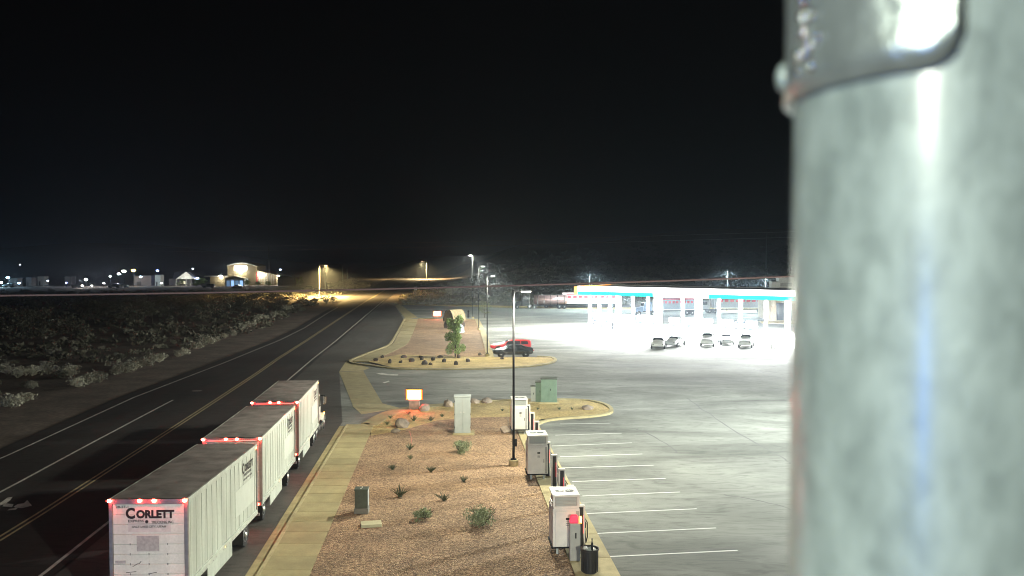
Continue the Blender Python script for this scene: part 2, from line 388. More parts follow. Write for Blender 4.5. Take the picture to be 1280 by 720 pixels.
# ---- kerbs and walks, laid piece by piece
def resample(pts, step):
    pts = [Vector(p[:2]) for p in pts]; out = [pts[0]]; 
    for a, b in zip(pts, pts[1:]):
        n = max(1, round((b - a).length / step))
        for i in range(1, n + 1): out.append(a + (b - a) * i / n)
    return out
def smooth_path(pts, it=2, closed=False):
    pts = [Vector(p[:2]) for p in pts]
    for _ in range(it):
        q = [pts[0]]
        for a, b in zip(pts, pts[1:]): q += [a * .75 + b * .25, a * .25 + b * .75]
        q.append(pts[-1]); pts = q
    return pts
def kerb_run(pts, w, z0, z1, parent, m, name='kerb_stone', step=3.0, gap=.012):
    P = resample(pts, step); off = []
    for i, p in enumerate(P):
        d = (P[min(i + 1, len(P) - 1)] - P[max(i - 1, 0)]).normalized(); off.append(Vector((-d.y, d.x)) * (w / 2))
    for i in range(len(P) - 1):
        d = (P[i + 1] - P[i]); L_ = d.length
        if L_ < .05: continue
        d = d / L_ * gap / 2; a, b = P[i] + d, P[i + 1] - d
        k = MB(); k.prism([a + off[i], b + off[i + 1], b - off[i + 1], a - off[i]], z0, z1); k.build(name, m, parent, bevel=.012)
def struct(name, label):
    o = bpy.data.objects.new(name, None); COL.objects.link(o); o['kind'] = 'structure'; o['label'] = label; return o
WX = lambda y: -8.06 - .0787 * (y - 36.9)
walk = struct('sidewalk', 'yellow-lit concrete sidewalk beside the gravel bed')
y = 22.
while y < 61:
    y2 = y + 1.55; k = MB(); e = .016
    k.prism([(KX(y) + .17, y + e), (WX(y), y + e), (WX(y2), y2 - e), (KX(y2) + .17, y2 - e)], -.05, .14)
    k.build('slab', m_conc, walk, bevel=.008); y = y2
yend = y
kb = struct('kerb', 'pale kerb and gutter along the near sidewalk')
kerb_run([(KX(22) + .085, 22), (KX(yend) + .085, yend)], .17, -.05, .15, kb, m_conc2)
kerb_run([(KX(22) - .24, 22), (KX(yend) - .24, yend)], .46, -.05, .012, kb, m_conc2, 'gutter_slab')
# apron and gutter slab across the drive
apron = struct('drive_apron', 'pale concrete strip crossing the driveway mouth')
A = [(424, 465), (440, 504), (478, 504), (454, 463.5)]; q = [G(*p, .012) for p in A]
for i in range(8):
    t0, t1 = i / 8 + .0006, (i + 1) / 8 - .0006
    k = MB(); k.prism([q[0].lerp(q[1], t0).xy, q[3].lerp(q[2], t0).xy, q[3].lerp(q[2], t1).xy, q[0].lerp(q[1], t1).xy], -.05, .012); k.build('slab', m_conc, apron)
k = MB(); k.prism([G(*p).xy for p in ((424, 464.6), (433, 451.2), (437.5, 452), (462, 460), (454, 463.2))], -.05, .010); k.build('slab', m_conc2, apron)
k = MB(); k.prism([G(*p).xy for p in ((440.2, 504.4), (441, 508), (452, 518), (500, 510), (478, 504.4))], -.05, .008); k.build('slab', m_conc2, apron)
# walk turning the corner at the head of the near bed
corner = [(WX(yend) - .9, yend), G(462, 531, .14), G(478, 519, .14), G(500, 511.5, .14), G(528, 507.5, .14), G(566, 505, .14)]
kerb_run(smooth_path(corner, 2), 1.3, -.05, .135, walk, m_conc, 'slab', 1.6)

# near gravel bed
strip_l = lambda y: 1.77 - .073 * (y - 40.8)
border = [(463, 545), (508, 536.5), (546, 525.5), (588, 522), (638, 521), (654, 521)]
bp_ = [G(*p, .12).xy for p in border]
bed = [(WX(20) + .01, 20)] + [(WX(y) + .01, y) for y in (30, 45, bp_[0].y)] + bp_ + [(strip_l(62), 62), (strip_l(45), 45), (strip_l(20), 20)]
def bed_mesh(name, poly, z, m, label):
    bm = sheet(poly, z)
    me = bpy.data.meshes.new(name); 
    bmesh.ops.subdivide_edges(bm, edges=bm.edges, cuts=0)
    bm.to_mesh(me); bm.free(); me.materials.append(m); return tag(obj(name, me), label, kind='structure')
bed_mesh('brown_gravel_bed', bed, .12, m_brown, 'brown gravel bed between sidewalk and chargers')
tanp = [(463, 546), (466, 528), (480, 518.5), (502, 511), (560, 505), (590, 502.5), (640, 500.5), (690, 499.5), (732, 500.5), (752, 505), (762, 511), (760, 515.5), (738, 519), (700, 521), (676, 524), (668, 528), (654, 521.5), (638, 521.5), (588, 522.5), (546, 526), (508, 537)]
bed_mesh('tan_gravel_bed', [G(*p, .118).xy for p in tanp], .110, m_tan, 'tan gravel bed with a rounded nose by the chargers')
kb2 = struct('kerb', 'rounded kerb around the near island nose')
nose = [(566, 505), (590, 502), (640, 499.6), (690, 498.4), (735, 499.4), (757, 504.5), (765, 511), (763, 516.5), (740, 520.3), (700, 522.6), (678, 526), (668, 532)]
kerb_run(smooth_path([G(*p, .1) for p in nose], 2), .32, -.05, .15, kb2, m_conc2)
# concrete strip behind the chargers' kerb
cs = struct('charger_strip', 'concrete strip the chargers stand on along the parking stalls')
y = 22.
while y < 60:
    y2 = y + 3.05
    k = MB(); k.prism([(strip_l(y) + .01, y + .008), (strip_l(y) + 1.72, y + .008), (strip_l(y2) + 1.72, y2 - .008), (strip_l(y2) + .01, y2 - .008)], -.05, .15)
    k.build('slab', m_conc2, cs, bevel=.012); y = y2
# stall stripes
U = Vector((.9975, .0702, 0)); V = Vector((-.0702, .9975, 0))
for lp, rp_ in (((700, 530), (763, 529)), ((694, 544), (777, 541.5)), ((690, 557.5), (790, 553.5)), ((700, 571), (803, 567.5)), ((703, 585), (817, 581.5)), ((715, 602), (832, 598)), ((728, 620), (850, 615)), ((733, 642), (871, 636)), ((741, 667), (895, 660)), ((757, 696), (922, 688)), ((775, 731), (955, 722))):
    a, c = G(*lp), G(*rp_); d = (c - a).normalized(); n_ = Vector((-d.y, d.x, 0)) * .055
    k = MB(); k.add([p + Vector((0, 0, .004)) for p in (a - n_, c - n_, c + n_, a + n_)], [(0, 1, 2, 3)]); k.build('stall_stripe', m_stripe, lot)
# stripes beyond the parked cars
for i in range(9):
    py = 404 + i * 3.1 if i < 8 else 431
    a, c = G(612 + i * 1.2, py), G(642 + i * 3.2, py - .4); n_ = Vector((0, .06, 0))
    k = MB(); k.add([p + Vector((0, 0, .004)) for p in (a - n_, c - n_, c + n_, a + n_)], [(0, 1, 2, 3)]); k.build('stall_stripe', m_stripe, lot)
for a, c in (((663, 439.5), (695, 437)), ((655, 433.5), (683, 431.8))):
    a, c = G(*a), G(*c); n_ = Vector((0, .06, 0)); k = MB(); k.add([p + Vector((0, 0, .004)) for p in (a - n_, c - n_, c + n_, a + n_)], [(0, 1, 2, 3)]); k.build('stall_stripe', m_stripe, lot)
# sealed cracks in the lot
m_tar = mat('tar_seal', (.05, .05, .05), .5, var=.3)
for pl in ([(858, 498), (890, 520), (930, 546), (975, 570), (990, 580)], [(796, 536), (822, 548), (848, 566)], [(926, 457), (950, 464), (985, 476)], [(760, 497), (820, 491), (905, 486), (985, 487)], [(905, 618), (960, 628), (990, 637)]):
    P = [G(*p, .003).xy for p in pl]; P = smooth_path(P, 2); rr_ = random.Random(len(P)); k = MB()
    for i, q in enumerate(P):
        d_ = (P[min(i + 1, len(P) - 1)] - P[max(i - 1, 0)]).normalized(); n_ = Vector((-d_.y, d_.x)) * rr_.uniform(.03, .07); j_ = rr_.uniform(-.12, .12) * n_ / .05
        k.v += [(*(q + j_ + n_), .003), (*(q + j_ - n_), .003)]
    k.f = [(2 * i, 2 * i + 1, 2 * i + 3, 2 * i + 2) for i in range(len(P) - 1)]; k.m = [0] * len(k.f); k.build('crack_seal', m_tar, lot)
# worn arrow in the drive
for pl in ([(470, 466.5), (478, 466), (484, 467.4), (498, 468), (497, 469.4), (484, 469), (476, 468.3)], [(478, 478), (486, 475.8), (487, 477), (481, 479)]):
    P = [G(*p, .004) for p in pl]; k = MB(); k.add(P, [tuple(range(len(P)))]); k.build('worn_arrow_marking', m_linew, lot)

# far island: walk, kerb, bed
walk2 = struct('sidewalk', 'far sidewalk leading up to the second driveway')
wl = [(441, 451), (464, 440.5), (484, 434), (492.5, 428), (500, 413), (507.5, 397.5)]; wr = [(462, 451.5), (490, 440), (506, 432), (511, 427.5), (517, 414), (522.5, 399)]
for (a, b_), (c, d) in zip(zip(wl, wl[1:]), zip(wr, wr[1:])):
    n = 3
    for i in range(n):
        t0, t1 = i / n + .006, (i + 1) / n - .006
        a3, b3, c3, d3 = G(*a, .14), G(*b_, .14), G(*c, .14), G(*d, .14)
        k = MB(); k.prism([a3.lerp(b3, t0).xy, c3.lerp(d3, t0).xy, c3.lerp(d3, t1).xy, a3.lerp(b3, t1).xy], -.05, .14); k.build('slab', m_conc, walk2)
k3 = struct('kerb', 'pale kerb wrapping the far landscaped island')
kerb_run(smooth_path([G(*p, .1) for p in ((506, 398), (490, 428.5), (482, 433.5), (463, 440), (438.5, 449.5), (437, 451.5), (442, 454), (465, 456.5), (488, 460), (520, 461.3), (560, 461.3), (610, 460.4), (645, 458.8), (675, 456.3), (692, 452.5), (695, 449), (690, 446), (672, 445.2))], 2), .36, -.05, .15, k3, m_conc2, step=4)
kerb_run([G(*p, .1) for p in ((613, 447), (608.5, 430), (603.5, 415), (596.5, 399.5))], .9, -.05, .15, k3, m_conc2, step=4)
kerb_run([G(*p, .1) for p in ((523, 398), (560, 398.3), (597, 399))], .4, -.05, .15, k3, m_conc2, step=5)
k = MB(); k.prism([G(*p).xy for p in ((494, 382.3), (500, 380.3), (522, 397), (507, 398.5))], -.05, .012); k.build('slab', m_conc, walk2)
isl = [(461, 451.5), (490, 440), (506, 432), (511, 427.5), (517, 414), (522.5, 399), (560, 399), (596, 399.5), (603, 415), (608, 430), (612, 446), (672, 446), (689, 447), (693, 450), (688, 453), (660, 457), (610, 459.6), (560, 460.5), (520, 460.4), (490, 459)]
bed_mesh('far_gravel_bed', [G(*p, .118).xy for p in isl], .115, m_brown, 'brown gravel bed of the far island')
tan2 = [(461, 452), (476, 447), (500, 443), (540, 444.5), (612, 446.5), (672, 446.5), (689, 447.3), (693, 450), (688, 452.8), (660, 456.8), (610, 459.3), (560, 460.2), (520, 460.1), (490, 458.7)]
bed_mesh('tan_gravel_edge', [G(*p, .122).xy for p in tan2], .122, m_tan, 'tan gravel edge of the far island with boulders')
k4 = struct('kerb', 'pale kerb along the far edge of the lot')
kerb_run([Vector((p.x, p.y + .3)) for p in north[1:]] + [Vector((150, 205.3))], .4, -.05, .16, k4, m_conc2, step=9)
bed_mesh('far_verge', [(p.x, p.y + .5) for p in north[1:]] + [(150, 205.5), (150, 212)] + [(p.x + 2, p.y + 9) for p in north[:0:-1]], .02, m_tan, 'tan dirt verge at the foot of the scrub slope')
# ------------------------------------------------------------------ the steel pole beside the camera
def galvanized():
    m = bpy.data.materials.new('galvanized_steel'); m.use_nodes = True; N = m.node_tree.nodes; L = m.node_tree.links; b = N['Principled BSDF']
    tc = N.new('ShaderNodeTexCoord'); v = N.new('ShaderNodeTexVoronoi'); v.inputs['Scale'].default_value = 60
    mp = N.new('ShaderNodeMapping'); mp.inputs['Scale'].default_value = (1, 1, .55); L.new(tc.outputs['Object'], mp.inputs['Vector'])
    L.new(mp.outputs[0], v.inputs['Vector'])
    n = N.new('ShaderNodeTexNoise'); n.inputs['Scale'].default_value = 27; n.inputs['Detail'].default_value = 6; n.inputs['Roughness'].default_value = .65
    L.new(mp.outputs[0], n.inputs['Vector'])
    sep = N.new('ShaderNodeSeparateColor'); L.new(v.outputs['Color'], sep.inputs[0])
    mx = N.new('ShaderNodeMix'); mx.inputs['Factor'].default_value = .86; L.new(sep.outputs[0], mx.inputs['A']); L.new(n.outputs['Fac'], mx.inputs['B'])
    rp = N.new('ShaderNodeValToRGB'); e = rp.color_ramp.elements; e[0].position = .34; e[1].position = .66
    e[0].color = (.25, .30, .275, 1); e[1].color = (.42, .49, .45, 1); L.new(mx.outputs['Result'], rp.inputs['Fac']); L.new(rp.outputs['Color'], b.inputs['Base Color'])
    r2 = N.new('ShaderNodeMapRange'); r2.inputs['To Min'].default_value = .42; r2.inputs['To Max'].default_value = .58; L.new(n.outputs['Fac'], r2.inputs[0]); L.new(r2.outputs[0], b.inputs['Roughness'])
    b.inputs['Metallic'].default_value = .12; b.inputs['Coat Weight'].default_value = .6; b.inputs['Coat Roughness'].default_value = .22
    bp = N.new('ShaderNodeBump'); bp.inputs['Strength'].default_value = .25; bp.inputs['Distance'].default_value = .01; L.new(n.outputs['Fac'], bp.inputs['Height']); L.new(bp.outputs[0], b.inputs['Normal'])
    return m
m_galv = galvanized()
PC = Vector((.42, .807)); PR = .15
pole = thing('camera_pole', 'thick galvanized steel pole filling the right edge, very close', 'pole', (PC.x, PC.y, 0))
b = MB(); b.lathe([(PR, 0), (PR, .02), (PR, 6), (PR, 11), (PR, 11.6), (PR, 12.1), (PR, 12.6), (PR, 13.2), (PR, 14.18), (PR, 14.2)], 96); b.build('shaft', m_galv, pole, smooth=True)
b = MB(); b.lathe([(.27, 0), (.27, .03), (.2, .03), (.2, .2), (.162, .22)], 40); b.build('base_plate', m_galv, pole)
b = MB(); b.lathe([(PR + .006, 14.19), (PR + .006, 14.24), (.02, 14.27)], 40); b.build('cap', m_galv, pole)
# clamp band: a curved plate with a rounded free end
b = MB(); a0, a1 = R(95), R(242); nA, nZ = 70, 26; ro, ri = PR + .008, PR - .002; vs = []
for i in range(nA + 1):
    a = a0 + (a1 - a0) * i / nA; s = (a1 - a) * ro; rr = .028
    low = 12.251 + (rr - math.sqrt(max(0, rr * rr - (rr - s) ** 2)) if s < rr else 0)
    for j in range(nZ + 1):
        z = low + (12.9 - low) * j / nZ; lip = .002 * math.exp(-((z - low) / .008) ** 2)
        for r_ in (ro + lip, ri): vs.append((r_ * math.cos(a), r_ * math.sin(a), z))
fs = []; w = 2 * (nZ + 1)
for i in range(nA):
    for j in range(nZ):
        k = i * w + j * 2; fs += [(k, k + w, k + w + 2, k + 2), (k + 1, k + 3, k + w + 3, k + w + 1)]
    k = i * w; fs.append((k, k + 1, k + w + 1, k + w)); k = i * w + nZ * 2; fs.append((k, k + w, k + w + 1, k + 1))
for j in range(nZ):
    for i in (0, nA): k = i * w + j * 2; fs.append((k, k + 2, k + 3, k + 1))
b.add(vs, fs); m_band = mat('band_steel', (.42, .47, .44), .33, .55, var=.2, scale=18, bump=.1, bscale=60); band = b.build('clamp_band', m_band, pole, smooth=True)
def onband(adeg, z, out=0.):
    a = R(adeg); r = ro + out; return (r * math.cos(a), r * math.sin(a), z)
b = MB(); b.ball(onband(233.5, 12.326, .004), (.019, .019, .019), 18, 12); b.build('bolt', m_steel, band, smooth=True)
b = MB(); b.cyl(onband(233.5, 12.326, -.004), onband(233.5, 12.326, .006), .026, n=24); b.build('washer', m_galv, band)
b = MB(); b.ball(onband(153, 12.285, .001), (.011, .011, .016), 14, 10); b.build('rivet', m_galv, band, smooth=True)
for ad, z, r_ in ((189, 12.345, .006), (190, 12.333, .007), (189.5, 12.318, .0065), (190, 12.303, .006), (194.5, 12.317, .0055), (193.5, 12.29, .006), (190.5, 12.287, .005), (197.5, 12.295, .0045), (194.5, 12.272, .006), (187, 12.286, .006), (186, 12.272, .005)):
    b = MB(); b.ball(onband(ad, z, .001), (r_, r_, r_ * 1.1), 12, 8); b.build('zinc_drip', m_chrome, band, smooth=True)

# ------------------------------------------------------------------ parking lot lamps
def lot_lamp(label, loc, H, armdir, power=LOT_W, color=(1, .98, .78), lens=None, box=True, cone=150, r=.075, name='lot_lamp', tilt=0, pole_m=None, group='parking lot lamps on tall poles'):
    t = thing(name, label, 'lamp post', loc, 0, group); pm = pole_m or m_dark
    ax = Vector((math.cos(armdir), math.sin(armdir), 0))
    k = MB(); k.lathe([(.28, 0), (.28, .32), (.25, .36)], 20); k.build('footing', m_conc2, t)
    k = MB(); k.box((0, 0, .38), (.34, .34, .05)); k.build('base_plate', m_dark, t)
    k = MB(); k.cyl((0, 0, .36), (0, 0, H), r, r * .8, 10); k.build('pole', pm, t, smooth=True)
    if box: k = MB(); k.box((r + .02, -.02, 1.35), (.2, .16, .42)); k.build('junction_box', m_dark, t)
    k = MB(); k.box(ax * .22 + Vector((0, 0, H - .06)), (.44, .07, .09), armdir); k.build('arm', pm, t)
    hc = ax * .72 + Vector((0, 0, H - .05))
    k = MB(); k.box(hc, (.66, .36, .10), armdir, top=(.9, .85)); hd = k.build('lamp_head', m_steel, t, bevel=.01)
    k = MB(); k.box(hc + Vector((0, 0, -.062)), (.5, .28, .02), armdir); k.build('lens', lens or m_lens, hd)
    lot_photometry(lamp('POINT', 'lamp_light', t, hc + Vector((0, 0, -.30)), power, color, shadow_soft_size=.2))
    return t
b642 = G(642, 582, .12); b609 = G(609, 445.5, .12); b600 = G(598.5, 412, .12); b592 = G(591, 398, .12)
lot_lamp('black lot lamp nearest the camera, rising from the brown gravel beside the chargers', b642, 10.25, R(6), power=LOT_W * 1.15)
lot_lamp('tall lot lamp standing beside the nose of the black sedan', b609, 10.1, R(6), box=False)
lot_lamp('lot lamp on the far island just left of the one by the sedan', b600, 11.0, R(6), box=False)
lot_lamp('farthest island lot lamp with a bright glaring head', b592, 13.0, R(230), box=False, lens=glow('glare_lens', (.9, 1, 1), 260))
lot_lamp('lot lamp at the south end of the charger row, behind the viewpoint', (4.0, 6, 0), 10.4, R(6), box=False, power=LOT_W * 1.3)
lot_lamp('tall highway lamp at the kerb, behind the viewpoint', (-8.7, -8.5, .14), 15.4, R(120), box=False, power=LOT_W * .62, color=(.95, 1, .84))
lot_lamp('lot lamp out in the paved lot, hidden behind the steel pole', (31.5, 59, 0), 10.4, R(180), box=False, power=LOT_W * 5.0, color=(.92, 1, .93))
for px, ty, Y, lab in ((737, 339, 205, 'thin lot lamp rising behind the left end of the fuel canopy'), (909.5, 337, 205, 'thin lot lamp rising behind the fuel canopy right of its middle'), (957, 346, 196, 'short thick lot lamp beside the white store tower')):
    p = at(px, ty, Y); lot_lamp(lab, (p.x, Y, 0), p.z, R(80), power=17000, color=(.82, 1, 1), box=False, lens=m_lensdim, pole_m=m_cab)

# ------------------------------------------------------------------ triple-trailer truck
def wheel(parent, x, y, out, r=.5, w=.27):
    k = MB(); k.lathe([(r * .55, -w / 2), (r * .93, -w / 2), (r, -w * .36), (r, w * .36), (r * .93, w / 2), (r * .55, w / 2)], 24, (0, 0, 0), 'X')
    t = k.build('wheel', m_rubber, parent, (x, y, r), smooth=False)
    k = MB(); s = out
    k.lathe([(r * .57, s * (w / 2 - .03)), (r * .54, s * (w / 2 + .005)), (r * .45, s * (w / 2 - .05)), (r * .26, s * (w / 2 - .06)), (r * .22, s * (w / 2 + .05)), (r * .05, s * (w / 2 + .07))], 20, (0, 0, 0), 'X')
    k.build('rim', m_rim, t, smooth=True); return t
def fit(o, w, h):
    xs_ = [v.co.x for v in o.data.vertices]; ys_ = [v.co.y for v in o.data.vertices]
    o.scale = (w / (max(xs_) - min(xs_)), h / (max(ys_) - min(ys_)), 1); return o
m_taillight = glow('tail_lamp', (1, .035, .02), 40)
TW, TL, TZ0, TZ1 = 2.59, 8.53, 1.16, 4.11
def trailer(label, rr, fr, rear_text, seed):
    rnd = random.Random(seed); d = Vector((fr[0] - rr[0], fr[1] - rr[1], 0)).normalized(); rt = Vector((d.y, -d.x, 0))
    o0 = Vector((rr[0], rr[1], 0)) - rt * (TW / 2)
    t = thing('box_trailer', label, 'trailer', o0, math.atan2(-d.x, d.y), 'white box trailers of the triple truck')
    h = TW / 2
    k = MB(); k.box((0, TL / 2, (TZ0 + TZ1) / 2 + .03), (TW - .06, TL - .08, TZ1 - TZ0 - .10)); k.build('body', m_trail, t)
    k = MB(); n = 16
    for j in range(n + 1):
        for i in range(9):
            u = i / 8; k.v.append((-h + .05 + u * (TW - .1), .03 + j / n * (TL - .06), TZ1 + .02 + .03 * math.sin(math.pi * u) + (.014 if j % 2 else 0)))
    k.f = [(j * 9 + i, j * 9 + i + 1, (j + 1) * 9 + i + 1, (j + 1) * 9 + i) for j in range(n) for i in range(8)]; k.m = [0] * len(k.f)
    k.build('roof', m_roof, t, fix=False)
    for s in (-1, 1):
        k = MB(); k.box((s * (h - .02), TL / 2, TZ1 - .05), (.07, TL, .15)); k.build('top_rail', m_trail, t, bevel=.012)
        k = MB(); k.box((s * (h - .015), TL / 2, TZ0 + .03), (.06, TL - .02, .22)); br = k.build('bottom_rail', m_trail, t, bevel=.01)
        pm = None
        for i in range(15):
            y = .35 + i * (TL - .7) / 14
            if pm is None:
                k = MB(); k.box((0, 0, (TZ0 + TZ1) / 2), (.012, .05, TZ1 - TZ0 - .36)); o = k.build('side_post', m_trail, t, (s * (h - .021), y, 0), bevel=.006); pm = o
            else:
                o = pm.copy(); COL.objects.link(o); o.location = (s * (h - .021), y, 0)
        rm = None
        for i in range(22):
            y = .2 + i * (TL - .4) / 21
            if rm is None: k = MB(); k.ball((0, 0, 0), (.012, .02, .02), 6, 4); rm = k.build('rivet', m_steel, br, (s * (h + .016), y, TZ0 - .01))
            else: o = rm.copy(); COL.objects.link(o); o.location = (s * (h + .016), y, TZ0 - .01)
        for yy in (.04, TL - .05):
            k = MB(); k.box((s * (h - .05), yy, (TZ0 + TZ1) / 2), (.13, .12, TZ1 - TZ0)); k.build('corner_post', m_steel if s < 0 or yy > 1 else m_steel, t, bevel=.012)
        k = MB(); k.ball((s * (h - .01), TL - .15, TZ1 - .12), .045, 8, 6); k.build('marker_light', m_amber if s > 0 else m_redstrip, t)
        k = MB(); k.box((s * (h + .0), TL / 2 - .3, TZ0 - .0), (.03, .09, .05)); k.build('side_marker', m_amber, t)
        wheel(t, s * (h - .36), 1.35, s); wheel(t, s * (h - .66), 1.35, s)
        k = MB(); k.box((s * (h - .42), .62, .62), (.6, .02, .75)); k.build('mud_flap', m_rubber, t)
        k = MB(); k.box((s * .5, 5.9, .72), (.11, .11, .95)); k.build('landing_leg', m_steel, t)
        k = MB(); k.box((s * (h - .12), 3.75, .78), (.03, 2.9, .74)); k.build('side_skirt', m_trail, t)
    k = MB(); k.cyl((-h + .3, 1.35, .5), (h - .3, 1.35, .5), .07); k.build('axle', m_dark, t)
    for s in (-1, 1): k = MB(); k.box((s * .5, TL / 2, TZ0 - .16), (.12, TL - .3, .2)); k.build('chassis_beam', m_dark, t)
    # rear: header, roll-up door panels, sill, lights
    k = MB(); k.box((0, .0, TZ1 - .06), (TW - .24, .12, .17)); k.build('rear_header', m_steel, t, bevel=.01)
    k = MB(); k.box((0, -.02, TZ0 - .02), (TW, .16, .18)); k.build('rear_sill', m_steel, t, bevel=.01)
    k = MB(); k.box((0, .1, .62), (TW - .3, .09, .12)); ug = k.build('underride_guard', m_steel, t)
    z = TZ0 + .09; ph = (TZ1 - .16 - z) / 8; pm = None
    for i in range(8):
        if pm is None: k = MB(); k.box((0, 0, 0), (TW - .24, .05, ph - .014)); pm = k.build('door_panel', m_door, t, (0, .03, z + ph / 2), bevel=.008)
        else: o = pm.copy(); COL.objects.link(o); o.location = (0, .03 + rnd.uniform(-.002, .002), z + ph * (i + .5))
    for s in (-1, 0, 1):
        for i in range(4): k = MB(); k.box((s * .62, .002, z + ph * (i + 1)), (.03, .014, .07)); k.build('hinge', m_steel, t)
    for s in (-.97, -.2, .17, .95):
        k = MB(); k.ball((s * h, -.09, TZ1 - .02), (.068, .04, .056), 10, 7); k.build('marker_light', m_redglow, t)
    if not rear_text:
        k = MB(); k.box((0, -.065, TZ1 - .09), (TW - .5, .012, .03)); k.build('red_glow_strip', m_redstrip, t)  # red lamp light along the header, put in as a self-glowing strip
    for s in (-1, 1):
        for q in (0, .17):
            k = MB(); k.cyl((s * (h - .16 - q), -.10, TZ0 - .02), (s * (h - .16 - q), -.14, TZ0 - .02), .06, n=14); k.build('tail_light', m_taillight, t)
    if rear_text:
        rot = (R(90), 0, 0); y = -.002
        k = MB(); k.box((.02, .003, 3.26), (1.42, .004, .50)); k.build('faded_panel', m_patch if 0 else mat('faded_panel_paint', (.60, .55, .56), .6, var=.15, scale=6), t)
        fit(lettering('C', .5, m_ink, t, (-.60, y, 3.625), rot, .022), .31, .38)
        fit(lettering('ORLETT', .4, m_ink, t, (.22, y, 3.60), rot, .022), 1.26, .29)
        fit(lettering('EXPRESS', .12, m_ink2, t, (-.42, y, 3.38), rot, .004), .52, .09)
        fit(lettering('TRUCKING INC.', .12, m_ink2, t, (.47, y, 3.34), rot, .004), .76, .09)
        k = MB(); k.cyl((-.06, .0, 3.36), (-.06, -.006, 3.36), .055, n=14); k.build('round_emblem', m_ink, t)
        k = MB(); k.box((-.02, -.003, 3.285), (1.35, .006, .014)); k.build('ruled_line', m_ink2, t)
        fit(lettering('SALT LAKE CITY, UTAH', .1, m_ink2, t, (.02, y, 3.19), rot, .004), 1.12, .085)
        fit(lettering('28-27-1', .1, m_ink2, t, (-.86, y, 3.86), rot, .003), .42, .085)
        k = MB(); k.box((-.03, .0, 2.62), (.74, .012, .52)); k.build('grey_patch', m_patch, t)
        k = MB(); k.box((-.95, .0, 2.0), (.34, .012, .1)); k.build('small_sticker', m_patch, t)
        for cx, cz, ww, rr_ in ((-.45, 1.9, .22, .5), (-.3, 1.98, .12, .9), (.1, 1.62, .3, .2), (-.6, 1.66, .34, .1)):
            k = MB(); k.box((0, 0, 0), (ww, .004, .022)); o = k.build('scrape_mark', m_ink2, t, (cx, -.001, cz)); o.rotation_euler = (0, -rr_, 0)
        for cx, cz in ((-.62, 2.2), (0, 2.2), (.62, 2.2), (-.62, 1.9), (0, 1.9), (.62, 1.9)):
            k = MB(); k.box((cx, .001, cz), (.012, .01, ph * .9)); k.build('door_rib', m_door, t)
    rot = (R(90), 0, R(90)); x = h - .008; ty = 7.15
    fit(lettering('C', .5, m_ink, t, (x, ty - .66, 3.52), rot, .018), .28, .44)
    fit(lettering('ORLETT', .4, m_ink, t, (x, ty + .16, 3.50), rot, .018), 1.2, .32)
    fit(lettering('EXPRESS TRUCKING', .12, m_ink2, t, (x, ty - .05, 3.24), rot, .004), 1.1, .11)
    fit(lettering('SALT LAKE CITY, UTAH', .1, m_ink2, t, (x, ty - .05, 3.06), rot, .004), 1.2, .09)
    k = MB(); k.box((h - .012, 6.7, 2.35), (.012, 2.7, 1.05)); k.build('side_patch', mat('patch_white', (.60, .64, .58), .4, var=.05), t)
    # converter dolly under the nose
    k = MB(); k.box((0, 7.4, .95), (1.0, 1.5, .16)); dl = k.build('dolly_frame', m_dark, t)
    k = MB(); k.tube([(-.4, 8.1, .9), (0, 9.5, .8), (.4, 8.1, .9)], .06, 6); k.build('drawbar', m_dark, dl)
    for s in (-1, 1): wheel(t, s * (h - .36), 7.45, s); wheel(t, s * (h - .66), 7.45, s)
    k = MB(); k.cyl((-h + .3, 7.45, .5), (h - .3, 7.45, .5), .07); k.build('dolly_axle', m_dark, t)
    for s in (-1, 1): k = MB(); k.box((s * (h - .42), 6.75, .66), (.6, .02, .7)); k.build('mud_flap', m_rubber, t)
    return t
trailer('rearmost white box trailer with black lettering on its rear door', (-10.85, 28.5), (-11.05, 37.0), True, 1)
trailer('middle white box trailer between the rearmost and foremost trailers', (-11.25, 38.4), (-11.9, 46.9), False, 2)
trailer('foremost white box trailer coupled right behind the tractor', (-12.05, 48.3), (-12.85, 56.8), False, 3)

